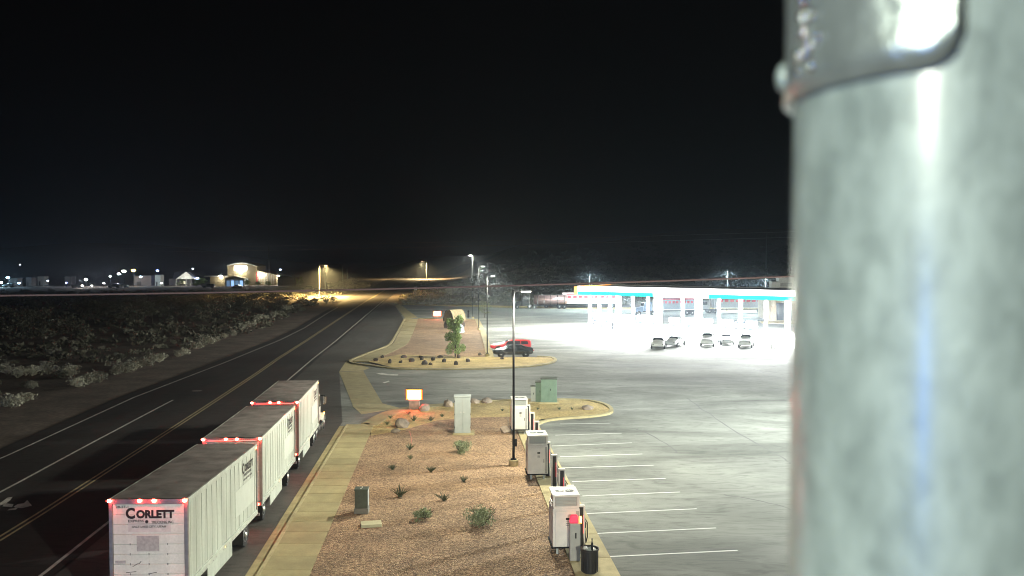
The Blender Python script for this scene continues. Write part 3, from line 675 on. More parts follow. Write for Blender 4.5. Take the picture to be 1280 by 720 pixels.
def tractor():
    d = Vector((-.115, .993, 0)).normalized(); rt = Vector((d.y, -d.x, 0))
    o0 = Vector((-12.72, 55.6, 0)) - rt * 1.3
    t = thing('semi_tractor', 'white semi tractor mostly hidden ahead of the foremost trailer', 'truck', o0, math.atan2(-d.x, d.y))
    k = MB()
    for s in (-1, 1): k.box((s * .43, 3.3, .86), (.1, 6.6, .24))
    k.build('chassis', m_dark, t)
    k = MB(); k.profile([(2.5, 1.0), (4.5, 1.0), (4.5, 1.9), (4.05, 2.75), (3.7, 2.95), (2.6, 2.95), (2.5, 2.8)], -1.1, 1.1); cab = k.build('cab', m_white, t, bevel=.06)
    k = MB(); k.profile([(4.52, .75), (6.9, .75), (6.9, 1.5), (6.6, 1.78), (4.52, 1.92)], -.82, .82); k.build('hood', m_white, t, bevel=.1)
    k = MB(); k.add([(-.98, 4.47, 2.0), (.98, 4.47, 2.0), (.88, 4.10, 2.72), (-.88, 4.10, 2.72)], [(0, 1, 2, 3)]); k.add([(-.98, 4.5, 2.01), (.98, 4.5, 2.01), (.88, 4.13, 2.73), (-.88, 4.13, 2.73)], [(0, 1, 2, 3)]); k.build('windshield', m_glass, cab)
    for s in (-1, 1):
        k = MB(); k.box((s * 1.105, 3.5, 2.3), (.02, 1.1, .75)); k.build('side_window', m_glass, cab)
        k = MB(); k.cyl((s * 1.12, 2.2, .75), (s * 1.12, 3.7, .75), .3, n=20); k.build('fuel_tank', m_chrome, t)
        k = MB(); k.box((s * 1.12, 3.95, .55), (.36, .5, .5)); k.build('step', m_chrome, t)
        k = MB(); k.cyl((s * 1.18, 2.3, .8), (s * 1.18, 2.3, 3.5), .07, n=12); k.build('exhaust_stack', m_chrome, t)
        k = MB(); k.box((s * 1.42, 4.3, 2.32), (.2, .1, .55)); mr = k.build('mirror', m_chrome, t, bevel=.03)
        k = MB(); k.tube([(s * 1.1, 4.2, 2.65), (s * 1.42, 4.3, 2.62)], .02); k.tube([(s * 1.1, 4.2, 1.95), (s * 1.42, 4.3, 2.02)], .02); k.build('bracket', m_chrome, mr)
        k = MB()
        for i in range(9):
            a = math.pi * i / 8; k.v += [(s * .82, 5.9 - .66 * math.cos(a), .55 + .62 * math.sin(a)), (s * 1.22, 5.9 - .66 * math.cos(a), .55 + .60 * math.sin(a))]
        k.f = [(2 * i, 2 * i + 1, 2 * i + 3, 2 * i + 2) for i in range(8)]; k.m = [0] * 8
        o = k.build('front_fender', m_white, t); sd = o.modifiers.new('th', 'SOLIDIFY'); sd.thickness = .04
        k = MB(); k.ball((s * 1.24, 5.5, 1.2), (.05, .12, .08), 10, 6); k.build('turn_signal', m_amber, t)
        k = MB(); k.box((s * 1.13, 3.05, 1.35), (.03, .2, .12)); k.build('side_marker', m_amber, t)
        wheel(t, s * 1.05, 5.9, s); 
        for y in (.75, 2.05 - .05): wheel(t, s * .93, y, s); wheel(t, s * .64, y, s)
    k = MB(); k.box((0, 6.93, 1.1), (1.1, .06, .8)); k.build('grille', m_chrome, t)
    k = MB(); k.box((0, 7.0, .5), (2.3, .25, .4)); k.build('bumper', m_chrome, t, bevel=.05)
    k = MB(); k.lathe([(.5, 1.0), (.5, 1.08), (.1, 1.1)], 20, (0, 1.4, 0)); k.build('fifth_wheel', m_dark, t)
tractor()
# ------------------------------------------------------------------ charging station
PRZ = math.atan2(.0702, .9975)
def charger_cabinet(label, x, y):
    t = thing('charger_cabinet', label, 'cabinet', (x, y, .15), PRZ, 'white charger power cabinets')
    w, d = 1.1, 1.35
    for sx in (-.35, .35):
        for sy in (.2, d - .2): k = MB(); k.box((sx, sy, .14), (.09, .12, .28)); k.build('leg', m_cab, t)
    k = MB(); k.box((0, d / 2, .30), (w + .1, d + .05, .05)); k.build('base_frame', m_dark, t)
    k = MB(); k.box((0, d / 2, 1.10), (w, d, 1.55)); body = k.build('body', m_charger, t, bevel=.02)
    k = MB(); k.box((-.04, -.015, 1.08), (w - .30, .03, 1.42)); dr = k.build('door', m_charger, t, bevel=.008)
    k = MB(); k.box((w / 2 - .1, -.012, 1.08), (.13, .024, 1.42)); k.build('side_panel', m_charger2, t, bevel=.006)
    k = MB(); k.box((.05, -.036, 1.48), (.15, .008, .09)); k.build('display', m_ink, dr)
    for i in range(3): k = MB(); k.box((.05, -.034, 1.36 - i * .07), (.14, .006, .018)); k.build('printed_line', m_ink2, dr)
    k = MB(); k.box((.33, -.04, 1.05), (.03, .03, .2)); k.build('handle', m_black, dr)
    # upper hood: inset louvred box and white roof tray
    k = MB(); k.box((0, d / 2, 1.92), (w - .06, d - .06, .12)); k.build('collar', m_charger, t, bevel=.01)
    k = MB(); k.box((0, d / 2, 2.16), (w - .14, d - .14, .40)); hd = k.build('hood', m_charger2, t, bevel=.01)
    lm = None
    for i in range(6):
        if lm is None: k = MB(); k.box((0, 0, 0), (w - .28, .015, .028)); lm = k.build('louvre', m_cab, hd, (0, .062, 2.02 + i * .055))
        else: o = lm.copy(); COL.objects.link(o); o.location = (0, .062, 2.02 + i * .055)
    for sx in (-1, 1): k = MB(); k.box((sx * (w / 2 - .05), .06, 2.16), (.09, .08, .42)); k.build('corner_post', m_charger, t)
    k = MB(); k.box((0, d / 2, 2.40), (w + .02, d + .02, .08)); rf = k.build('roof', m_charger, t, bevel=.02)
    for sx in (-.2, .2):
        k = MB(); k.lathe([(.19, 2.442), (.19, 2.452), (.05, 2.455)], 20, (sx, d * .5, 0)); k.build('fan_opening', m_black, rf)
        k = MB()
        for j in range(4): k.box((sx, d * .5, 2.459), (.3, .018, .008), j * R(45))
        k.build('fan_guard', m_cab, rf)
    return t
for lab, x, y in (('white charger cabinet nearest the trash can, with the red-topped pedestal at its corner', 2.2, 34.5), ('middle white charger cabinet just right of the nearest lot lamp', 1.40, 46.4), ('farthest white charger cabinet, partly behind the nearest lot lamp pole', .53, 58.6)):
    charger_cabinet(lab, x, y)
def charge_post(label, x, y):
    t = thing('charging_post', label, 'charging post', (x, y, .15), PRZ, 'slim charging posts along the stalls')
    k = MB(); k.box((0, 0, .03), (.42, .34, .06)); k.build('foot', m_conc2, t)
    k = MB()
    for s in (-1, 1): k.box((s * .125, 0, .96), (.07, .24, 1.84))
    k.box((0, 0, 1.90), (.32, .24, .07)); fr = k.build('frame', m_charger, t, bevel=.02)
    k = MB(); k.box((0, .0, .95), (.18, .16, 1.78)); core = k.build('core_panel', m_black, t)
    k = MB(); k.box((.09, -.085, 1.15), (.02, .012, .75)); k.build('light_strip', m_postglow, core)
    k = MB(); k.tube([(.17, .02, 1.35), (.27, .06, 1.2), (.28, .06, .6), (.22, .04, .35), (.17, .02, .9)], .025, 6); k.build('cable', m_black, t)
    k = MB(); k.box((.18, .03, 1.1), (.07, .1, .25)); k.build('plug_holder', m_black, t)
ord_ = ['second', 'third', 'fourth', 'fifth', 'sixth', 'seventh', 'eighth', 'ninth']
py_ = [34.9 + 3.05 * i for i in range(9)]
for i, y in enumerate(py_):
    x = 2.82 - .0704 * (y - 34.9)
    lab = 'slim charging post beside the nearest charger cabinet, closest to the trash can' if i == 0 else ('farthest slim charging post, beside the farthest charger cabinet' if i == 8 else ord_[i - 1] + ' slim charging post counted away from the trash can')
    charge_post(lab, x, y)
ped = thing('charging_pedestal', 'grey pedestal with a red rounded top in front of the nearest charger cabinet', 'pedestal', (2.50, 33.9, .15), PRZ)
k = MB(); k.box((0, 0, .75), (.42, .26, 1.5)); k.build('housing', m_charger2, ped, bevel=.03)
k = MB(); k.box((-.03, 0, 1.66), (.40, .24, .34), top=(.75, .85)); k.build('red_cap', mat('pedestal_red', (.75, .04, .09), .4, var=.1, emit=(1, .06, .12), estr=.5), ped, bevel=.07)
k = MB(); k.box((.24, 0, 1.62), (.05, .2, .22)); k.build('indicator_lamp', m_amber, ped)
k = MB(); k.box((.02, -.135, 1.02), (.06, .01, .22)); k.build('card_slot', m_black, ped)
can = thing('trash_can', 'black ribbed trash can at the foot of the nearest charger cabinet', 'trash can', (2.98, 32.6, .15))
k = MB(); k.lathe([(.27, 0), (.33, .86), (.36, .88), (.36, .93), (.32, .93), (.30, .6), (.05, .55)], 28); k.build('bin', m_black, can)
for i in range(16):
    a = 2 * math.pi * i / 16; k = MB(); k.box((.312 * math.cos(a), .312 * math.sin(a), .45), (.03, .04, .8), a); k.build('rib', m_black, can)
tr = thing('trash_pile', 'crumpled litter and a bottle poking out of the black trash can', 'trash', (2.98, 32.6, .95))
rr = random.Random(5)
for i in range(5): k = MB(); k.ball((rr.uniform(-.17, .17), rr.uniform(-.17, .17), .02 + rr.uniform(0, .07)), (.11, .1, .07), 8, 6, .25, rr); k.build('crumpled_paper', m_white if i % 2 else m_cab, tr)
k = MB(); k.lathe([(.045, 0), (.045, .25), (.02, .33), (.02, .42)], 12, (.08, -.05, .05)); k.build('bottle', m_glass, tr)
k = MB(); k.lathe([(.026, .42), (.026, .46), (.01, .465)], 10, (.08, -.05, .05)); k.build('bottle_cap', m_black, tr)

# ------------------------------------------------------------------ utility cabinets and boxes
c0 = G(578, 543.5, .12)
t = thing('utility_cabinet', 'tall pale grey metal cabinet standing on the gravel left of the lamp pole', 'cabinet', (c0.x, c0.y, .12), R(2))
k = MB(); k.box((.08, .35, .04), (1.5, 1.1, .16)); k.build('concrete_pad', m_conc2, t)
k = MB(); k.box((0, .38, 1.33), (1.10, .75, 2.5)); k.build('body', m_cab, t, bevel=.015)
k = MB(); k.box((0, .38, 2.62), (1.18, .84, .12)); k.build('roof_cap', m_cab, t, bevel=.02)
for s in (-1, 1):
    k = MB(); k.box((s * .27, -.012, 1.32), (.50, .03, 2.36)); dr = k.build('door', m_cab, t, bevel=.006)
    k = MB(); k.box((s * .10, -.05, 1.55), (.05, .05, .08)); k.build('handle', m_charger, dr)
    for j in range(3): k = MB(); k.cyl((s * .54, -.02, .45 + j * .9), (s * .54, -.02, .57 + j * .9), .014, n=8); k.build('hinge', m_dark, dr)
    for j in (-1, 1): k = MB(); k.box((s * .27 + j * .15, -.03, 1.3), (.02, .012, 2.2)); k.build('door_rib', m_cab, dr)
c0 = G(451.5, 642, .12)
t = thing('utility_pedestal', 'small dark green utility box on a concrete base beside the sidewalk', 'utility box', (c0.x, c0.y, .12), R(3))
k = MB(); k.box((0, .25, .12), (.66, .6, .26)); k.build('concrete_base', mat('old_concrete', (.2, .19, .17), .9), t)
k = MB(); k.box((0, .25, .68), (.60, .52, .86)); bd = k.build('body', m_boxg, t, bevel=.02)
k = MB(); k.box((0, .25, 1.13), (.66, .58, .06)); k.build('lid', m_boxg, t, bevel=.015)
k = MB(); k.box((.31, .25, .7), (.012, .46, .8)); k.build('side_panel', m_cab, bd)
k = MB(); k.box((-.02, .14, 1.165), (.05, .12, .012)); k.box((.02, .36, 1.165), (.05, .16, .012)); k.build('label_sticker', m_white, bd)
p = G(464, 657, .12); t = MB(); t.box((0, 0, .06), (.92, .62, .16), R(12)); tag(t.build('meter_vault_lid', mat('vault_concrete', (.52, .48, .3), .85, var=.12), None, (p.x, p.y, .12), bevel=.02), 'flat pale concrete vault lid lying in the gravel near the sidewalk', 'vault lid')
# green transformers at the island nose
def transformer(label, p, w, d, h, ribs, m=m_green):
    t = thing('transformer_cabinet', label, 'utility box', (p.x, p.y, .11), R(-3), 'green utility boxes on the island nose')
    k = MB(); k.box((0, d / 2, .04), (w + .3, d + .3, .14)); k.build('concrete_pad', m_conc2, t)
    k = MB(); k.box((0, d / 2, h / 2 + .08), (w, d, h)); k.build('body', m, t, bevel=.02)
    k = MB(); k.box((0, d / 2, h + .11), (w + .08, d + .08, .09)); k.build('lid', m_boxg, t, bevel=.02)
    for i in range(ribs): k = MB(); k.box((-w / 2 + (i + .5) * w / ribs, -.012, h / 2 + .08), (w / ribs - .04, .02, h - .14)); dr = k.build('door', m, t, bevel=.005)
    k = MB(); k.box((w * .1, -.03, h * .6), (.05, .04, .16)); k.build('handle', m_dark, t)
transformer('largest green transformer box on the island nose', G(686, 504.5, .11), 1.35, 1.2, 1.95, 2)
transformer('shorter green utility box left of the largest transformer', G(674, 504, .11), .62, .9, 1.65, 1)
transformer('narrow pale utility meter box at the left end of the green boxes', G(666.5, 503.5, .11), .42, .4, 1.3, 1, m_cab)

# ------------------------------------------------------------------ red LED signs
def led_sign(label, p, w, h, z0, strength):
    t = thing('led_sign', label, 'sign', (p.x, p.y, .11), 0, 'glowing red message signs')
    k = MB(); k.box((0, .25, z0 / 2), (w * .62, .45, z0)); k.build('stone_base', m_rock, t, bevel=.03)
    k = MB(); k.box((0, .25, z0 + h / 2), (w, .24, h)); cb = k.build('sign_case', m_dark, t, bevel=.015)
    k = MB(); k.box((0, .12, z0 + h / 2), (w - .06, .03, h - .06)); k.build('lit_border', m_signrim, cb)
    k = MB(); k.box((.02, .10, z0 + h / 2), (w - .34, .03, h - .18)); k.build('lit_display', glow('sign_display', (1, .13, .10), strength), cb)
led_sign('glowing red message sign at the head of the near gravel bed', G(517.5, 512, .11), 1.38, .90, .74, 45)
led_sign('glowing red message sign on the far island beside the wagon', G(546.5, 398.8, .11), 1.75, 1.05, .55, 35)

# ------------------------------------------------------------------ boulders
def boulder(label, p, r, seed, m=m_rock, group='landscape boulders'):
    rnd = random.Random(seed); k = MB(); bm = bmesh.new(); bmesh.ops.create_icosphere(bm, subdivisions=2, radius=1)
    pl = [(Vector((rnd.uniform(-1, 1), rnd.uniform(-1, 1), rnd.uniform(-.4, 1))).normalized(), rnd.uniform(.55, .85)) for _ in range(7)]
    for v in bm.verts:
        for n_, d in pl:
            q = v.co.dot(n_) - d
            if q > 0: v.co -= n_ * q
        v.co *= 1 + rnd.uniform(-.05, .05); v.co = Vector((v.co.x * r[0], v.co.y * r[1], (v.co.z + .45) * r[2]))
    me = bpy.data.meshes.new('boulder'); bm.to_mesh(me); bm.free(); me.materials.append(m)
    o = obj('boulder', me, None, (p[0], p[1], p[2]), rnd.uniform(0, 6)); return tag(o, label, 'boulder', group)
bl = [('squat boulder leaning against the right of the near red sign', (530, 513), (.55, .45, .45)), ('pointed pale boulder among small plants below the near red sign', (504, 534), (.62, .5, .52)),
      ('dark boulder left of the tall grey cabinet at the kerb', (561, 507.5), (.6, .5, .42)), ('dark boulder just right of the tall grey cabinet top', (593, 503.5), (.55, .45, .3)), ('wide dark boulder second right of the tall grey cabinet', (609, 503), (.7, .5, .32)),
      ('flat reddish boulder at the tip of the near island nose', (735, 511), (.75, .5, .25)), ('low boulder on the tan gravel left of the pointed one', (494, 540), (.4, .35, .2)),
      ('small grey boulder beside the farthest charger cabinet foot', (631, 541), (.4, .35, .35))]
for i, (lab, px, r) in enumerate(bl): boulder(lab, G(*px, .11), r, i)
fb = [(470, 451), (487, 454), (501, 453.5), (514, 452), (526, 447), (527, 450), (505, 447), (541, 450.5), (538, 456), (531, 455.5), (478, 447), (555, 452.5), (551, 447), (570, 456), (628, 449), (585, 452), (600, 444), (573, 447.5)]
m_rockd = mat('dark_boulder', (.10, .08, .065), .9, var=.35, scale=2.5, rand=.25)
for i, px in enumerate(fb):
    boulder(nth(sorted(fb).index(px) + 1) + ' from the left of the small dark boulders on the far island', G(*px, .12), (.26 + .2 * (i % 3 == 0), .28, .24 + .12 * (i % 2)), 40 + i, m_rockd, 'small boulders on the far island')

# ------------------------------------------------------------------ plants
def blades(seed, n, L_, spread, w):
    rnd = random.Random(seed); k = MB()
    for i in range(n):
        a = rnd.uniform(0, 6.283); e = rnd.uniform(.15, 1.0) * spread; l = L_ * rnd.uniform(.6, 1.1)
        d = Vector((math.cos(a) * e, math.sin(a) * e, 1)).normalized(); s = Vector((-math.sin(a), math.cos(a), 0)) * w
        base = Vector((rnd.uniform(-.06, .06), rnd.uniform(-.06, .06), 0)); m_ = base + d * l * .55; tip = base + d * l + Vector((0, 0, -.12 * l * e))
        k.add([base - s, base + s, m_ + s * .8, tip, m_ - s * .8], [(0, 1, 2, 3, 4)])
    return k
def leaves(k, rnd, c, rad, n, size, flat=0.):
    for i in range(n):
        while True:
            v = Vector((rnd.uniform(-1, 1), rnd.uniform(-1, 1), rnd.uniform(-1, 1)))
            if .25 < v.length < 1: break
        p = Vector(c) + Vector((v.x * rad[0], v.y * rad[1], v.z * rad[2]))
        a = Vector((rnd.uniform(-1, 1), rnd.uniform(-1, 1), rnd.uniform(-.7, 1))).normalized(); b_ = a.cross(Vector((rnd.uniform(-1, 1), rnd.uniform(-1, 1), rnd.uniform(-1, 1)))).normalized()
        s = size * rnd.uniform(.6, 1.3); k.add([p - b_ * s * .35, p + a * s * .5, p + b_ * s * .35, p + a * -s * .5], [(0, 1, 2, 3)])
yv = [blades(i, 34, .62, 1.0, .018).build('yucca', m_yucca, fix=False).data for i in range(3)]
for o in [o for o in COL.objects if o.name.startswith('yucca')]: bpy.data.objects.remove(o)
pl_ = [((512, 562), .9, 'small spiky plant at the foot of the thin red marker stake'), ((513, 574), .6, 'tiny spiky plant just below the one at the marker stake'), ((491, 587), .75, 'small dark spiky plant nearest the sidewalk, halfway along the gravel'), ((539, 590), .85, 'small spiky plant at the end of the lamp pole shadow'),
       ((580, 602), .7, 'small spiky plant below the lamp pole shadow'), ((500, 621), 1.15, 'wide spiky plant right of the small dark utility box'), ((555, 626), .9, 'small spiky plant in the middle of the brown gravel'), ((488, 523), .6, 'low plant left of the pointed boulder'),
       ((517, 526), .9, 'low plant right of the pointed boulder'), ((538, 526), .8, 'low plant between pointed boulder and tall grey cabinet'), ((484, 531), .7, 'low plant at the sidewalk bend'), ((511, 518), .55, 'low plant right below the near red sign'), ((553, 521), .6, 'low plant behind the shadow of the tall grey cabinet'),
       ((628, 514), .5, 'tiny plant on the tan gravel left of the farthest charger cabinet'), ((672, 512), .5, 'tiny plant below the narrow utility meter box'), ((699, 512), .5, 'tiny plant below the largest green transformer'), ((715, 512), .5, 'tiny plant right of the largest green transformer')]
for i, (px, s, lab) in enumerate(pl_):
    p = G(*px, .12); o = obj('yucca', yv[i % 3], None, p, i * 1.3); o.scale = (s * 1.3, s * 1.3, s); tag(o, lab, 'plant', 'small spiky plants in the gravel')
def shrub(label, px, r, h, n, seed, name='desert_shrub'):
    p = G(*px, .12); t = thing(name, label, 'shrub', p, 0); rnd = random.Random(seed); k = MB()
    for i in range(9):
        a = rnd.uniform(0, 6.28); k.tube([(0, 0, 0), (math.cos(a) * r * .4, math.sin(a) * r * .4, h * .5), (math.cos(a) * r * .7, math.sin(a) * r * .7, h * .85)], [.02, .014, .006], 4)
    k.build('stems', m_bark, t); k = MB()
    for i in range(16):
        a = rnd.uniform(0, 6.28); q = rnd.uniform(.1, .8); leaves(k, rnd, (math.cos(a) * r * q, math.sin(a) * r * q, h * rnd.uniform(.12, .8)), (r * .36, r * .36, h * .26), n // 12, .075)
    k.build('foliage', m_leaf, t, fix=False)
shrub('round green shrub just below the tall grey cabinet', (576, 566), .7, .8, 1300, 3)
shrub('green shrub at lower right of the brown gravel', (603, 658), 1.0, .95, 1500, 4)
shrub('small green shrub at lower middle of the brown gravel', (531, 649), .6, .5, 800, 5)
st = MB(); p = G(515, 557, .12); st.tube([(0, 0, 0), (-.05, 0, .55), (-.16, 0, .95)], .018, 5); tag(st.build('marker_stake', mat('marker_pink', (.7, .25, .2), .6), None, p), 'thin leaning pink marker stake in the brown gravel', 'stake')
def tree(label, p, h, r, n, seed, cone=.35, m=m_leaf, name='tree', leaf=.16, cat='tree', group=None, trunk=.09, low=.2):
    t = thing(name, label, cat, p, 0, group); rnd = random.Random(seed); k = MB(); tips = []
    k.tube([(0, 0, 0), (.05 * h * .2, 0, h * .3), (0, .03 * h, h * .62), (.02 * h, 0, h * .95)], [trunk, trunk * .75, trunk * .45, trunk * .12], 7)
    for i in range(16):
        z = h * rnd.uniform(low, .85); a = rnd.uniform(0, 6.28); l = r * (1 - cone * z / h) * rnd.uniform(.55, .95)
        e = (math.cos(a) * l, math.sin(a) * l, z + l * rnd.uniform(.15, .6)); k.tube([(0, 0, z - .1), (e[0] * .5, e[1] * .5, (z + e[2]) / 2 - .03), e], [trunk * .4, trunk * .25, trunk * .1], 4); tips.append(e)
    k.build('trunk', m_bark, t); k = MB()
    for e in tips: leaves(k, rnd, e, (r * .34, r * .34, h * .11), n // 22, leaf)
    for i in range(6): leaves(k, rnd, (rnd.uniform(-.3, .3) * r, rnd.uniform(-.3, .3) * r, h * rnd.uniform(.4, .95)), (r * .4, r * .4, h * .14), n // 22, leaf)
    k.build('crown', m, t, fix=False); return t
m_lime = mat('young_tree_leaf', (.30, .42, .15), .7, var=.4, scale=2, rand=.1)
tree('slender bright green tree in the middle of the far island', G(569, 446, .12), 5.2, 1.3, 4200, 11, .55, m_lime, low=.06, leaf=.2)
tree('small green tree at the far end of the stalls by the driveway', G(606, 397, .12), 3.6, 1.6, 900, 12, .3, m_leaf)
shrub('dark bush beside the covered wagon on the far island', (578, 403), 1.1, 1.0, 300, 8)
k = MB(); p = G(585.5, 397.5, .12); k.lathe([(.2, 0), (.2, .9), (.16, 1.0), (.16, 1.25), (.22, 1.3), (.14, 1.55), (.05, 1.6)], 12); tag(k.build('fire_hydrant', m_dark, None, p), 'dark hydrant standing at the far edge of the far island', 'hydrant')

# ------------------------------------------------------------------ covered wagon on the far island
p = G(560, 411, .12)
t = thing('covered_wagon', 'old covered wagon with tan canvas on a hooped frame on the far island', 'wagon', p, R(-30)); L_ = 4.2
can_m = mat('canvas_tan', (.27, .21, .12), .9, var=.25, scale=2.5, bump=.3, bscale=5)
def arch(y, r, hgt, n=12): return [(r * math.cos(math.pi * i / n), y, 1.25 + hgt * math.sin(math.pi * i / n)) for i in range(n + 1)]
k = MB(); k.box((0, L_ / 2, 1.02), (1.3, L_ - .3, .5)); k.build('wagon_bed', m_wood, t)
k = MB(); rows = 9
for j in range(rows): k.v += arch(.1 + (L_ - .2) * j / (rows - 1), 1.0 - .05 * math.sin(math.pi * j / (rows - 1)), 2.0 + (.06 if j % 2 else -.03))
k.f = [(j * 13 + i, j * 13 + i + 1, (j + 1) * 13 + i + 1, (j + 1) * 13 + i) for j in range(rows - 1) for i in range(12)]; k.m = [0] * len(k.f)
o = k.build('canvas_cover', can_m, t); so = o.modifiers.new('th', 'SOLIDIFY'); so.thickness = .03
for j in range(5): k = MB(); k.tube(arch(.06 + (L_ - .12) * j / 4, 1.03 if j in (0, 4) else .96, 2.05 if j in (0, 4) else 1.95), .05 if j == 0 else .03, 6); k.build('hoop', m_wood if j else m_dark, t)
for y in (.6, L_ - .6):
    for s in (-1, 1):
        r_ = .62 if y < 2 else .5; k = MB(); k.lathe([(r_ - .08, -.04), (r_, -.04), (r_, .04), (r_ - .08, .04), (r_ - .08, -.04)], 24, (0, 0, 0), 'X'); wh = k.build('wheel', m_wood, t, (s * .85, y, r_))
        k = MB(); k.lathe([(.02, -.09), (.1, -.08), (.1, .08), (.02, .09)], 12, (0, 0, 0), 'X')
        for i in range(10): a = math.pi * 2 * i / 10; k.cyl((0, 0, 0), (0, (r_ - .06) * math.cos(a), (r_ - .06) * math.sin(a)), .025, n=5)
        k.build('spokes', m_wood, wh)
k = MB(); k.tube([(0, L_ - .3, .6), (0, L_ + 1.8, .45)], .05); k.build('tongue', m_wood, t)
boulder('pale blue-grey boulder beside the right end of the wagon', G(576, 415.5, .12), (1.0, .7, .95), 77, mat('pale_stone', (.42, .55, .55), .8, var=.3, scale=2))
# ------------------------------------------------------------------ cars
SEDAN = [(0, .45, .75, .98, .70, .80, .68), (.15, .30, .80, 1.06, .86, .89, .72), (.75, .25, .90, 1.14, .90, .93, .70), (1.5, .24, .93, 1.39, .90, .93, .58), (2.2, .24, .94, 1.45, .90, .93, .56), (2.9, .24, .93, 1.38, .90, .92, .58), (3.5, .24, .92, 1.06, .90, .91, .74), (4.3, .25, .80, .92, .88, .87, .74), (4.7, .32, .66, .76, .80, .80, .68), (4.82, .44, .58, .63, .66, .66, .56)]
SUV = [(0, .50, 1.00, 1.62, .80, .88, .66), (.12, .36, 1.04, 1.74, .90, .95, .70), (.9, .34, 1.08, 1.82, .94, .97, .70), (1.9, .34, 1.08, 1.84, .94, .97, .70), (2.8, .34, 1.08, 1.80, .94, .97, .70), (3.5, .34, 1.08, 1.24, .94, .95, .80), (4.5, .36, 1.00, 1.14, .93, .92, .80), (4.9, .42, .86, 1.0, .88, .86, .76), (5.05, .52, .74, .82, .76, .76, .66)]
def car(name, label, loc, rz, prof, paint, glassy, wy, wr, side_win, wind, rear_win, cat='car', scale=1.0):
    t = thing(name, label, cat, loc, rz); t.scale = (scale,) * 3
    k = MB(); n = 9
    for (y, zs, zb, zt, wl, wb, wt) in prof:
        half = [(wl * .9, zs), (wl, zs + .12), (wb, zb), (wt, zt - .03), (wt * .6, zt + .01)]
        k.v += [(x, y, z) for x, z in half] + [(0, y, zt + .03)][:0] + [(-x, y, z) for x, z in reversed(half)]
    n = 10; m_ = len(prof)
    k.f = [(j * n + i, (j + 1) * n + i, (j + 1) * n + (i + 1) % n, j * n + (i + 1) % n) for j in range(m_ - 1) for i in range(n)] + [tuple(range(n)), tuple(range((m_ - 1) * n, m_ * n))]
    k.m = [0] * len(k.f); body = k.build('body', paint, t, smooth=True, bevel=0)
    sd = body.modifiers.new('sub', 'SUBSURF'); sd.levels = 1; sd.render_levels = 2
    def wid(y, z):
        for a, b in zip(prof, prof[1:]):
            if a[0] <= y <= b[0]:
                u = (y - a[0]) / (b[0] - a[0]); q = [a[i] + (b[i] - a[i]) * u for i in range(7)]; v = (z - q[2]) / max(.05, q[3] - q[2]); return q[5] + (q[6] - q[5]) * min(1, max(0, v))
        return .7
    for s in (-1, 1):
        for poly in side_win:
            k = MB(); P = [(s * (wid(y, z) + .012), y, z) for y, z in poly]; Q = [(s * (wid(y, z) - .03), y, z) for y, z in poly]; n_ = len(P)
            k.add(P + Q, [tuple(range(n_)), tuple(range(2 * n_ - 1, n_ - 1, -1))] + [(i, (i + 1) % n_, (i + 1) % n_ + n_, i + n_) for i in range(n_)]); k.build('side_window', glassy, t)
        k = MB(); k.box((s * .98, wind[0][0] - .25, wind[0][1] + .02), (.2, .12, .14)); k.build('mirror', paint, t, bevel=.03)
        for y in wy:
            k = MB(); k.cyl((s * .80, y, wr), (s * .935, y, wr), wr * 1.2, n=24); k.build('wheel_arch', m_black, t)
            wheel(t, s * .86, y, s, wr, .22)
        L_ = prof[-1][0]
        k = MB(); k.ball((s * .60, L_ - .14, prof[-1][3] + .02), (.17, .1, .06), 10, 6); k.build('headlight', m_chrome, t)
        k = MB(); k.box((s * .66, .02, prof[0][2] + .05), (.24, .1, .12)); k.build('tail_light', m_red, t)
    for w, nm in ((wind, 'windshield'), (rear_win, 'rear_window')):
        (y0, z0), (y1, z1) = w; k = MB(); a, b = .74, .56; e = .03
        k.add([(-a, y0, z0 + e), (a, y0, z0 + e), (b, y1, z1 + e), (-b, y1, z1 + e), (-a, y0, z0 - e), (a, y0, z0 - e), (b, y1, z1 - e), (-b, y1, z1 - e)], [(0, 1, 2, 3), (7, 6, 5, 4), (0, 1, 5, 4), (1, 2, 6, 5), (2, 3, 7, 6), (3, 0, 4, 7)]); k.build(nm, glassy, t)
    k = MB(); k.box((0, .02, .62), (.5, .06, .12)); k.build('licence_plate', m_white, t)
    return t
sw = [[(1.02, .98), (1.95, .98), (1.95, 1.36), (1.5, 1.33)], [(2.05, .98), (3.2, .98), (2.85, 1.33), (2.05, 1.37)]]
m_paintk = mat('black_paint', (.02, .022, .025), .18, .2, var=.1, coat=.8); m_paintr = mat('red_paint', (.62, .02, .03), .4, 0, var=.1, coat=.15); m_paintw = mat('white_car_paint', (.82, .84, .82), .25, 0, var=.05, coat=.6); m_paintg = mat('grey_car_paint', (.25, .27, .28), .3, .3, var=.05, coat=.5)
p = G(641, 446, 0); HL = R(90)     # nose to the left
car('sedan', 'black sedan parked nose to the kerb in front of the red one', (p.x + 2.55, p.y + .6, 0), HL + PRZ, SEDAN, m_paintk, m_glass, (.95, 3.85), .34, sw, ((3.48, 1.04), (2.9, 1.40)), ((.8, 1.13), (1.5, 1.38)), scale=1.06)
sw2 = [[(.35, 1.14), (1.25, 1.14), (1.25, 1.66), (.45, 1.64)], [(1.35, 1.14), (2.1, 1.14), (2.1, 1.70), (1.35, 1.68)], [(2.2, 1.14), (3.2, 1.14), (2.85, 1.66), (2.2, 1.69)]]
p = G(640, 438, 0)
car('suv', 'red suv parked behind the black sedan', (p.x + 2.5, p.y, 0), HL + PRZ, SUV, m_paintr, m_glass, (1.0, 4.0), .40, sw2, ((3.5, 1.2), (2.85, 1.76)), ((-.01, 1.15), (.05, 1.6)), scale=1.0).scale = (1, 1.08, .8)
p = at(928, 406, 150)
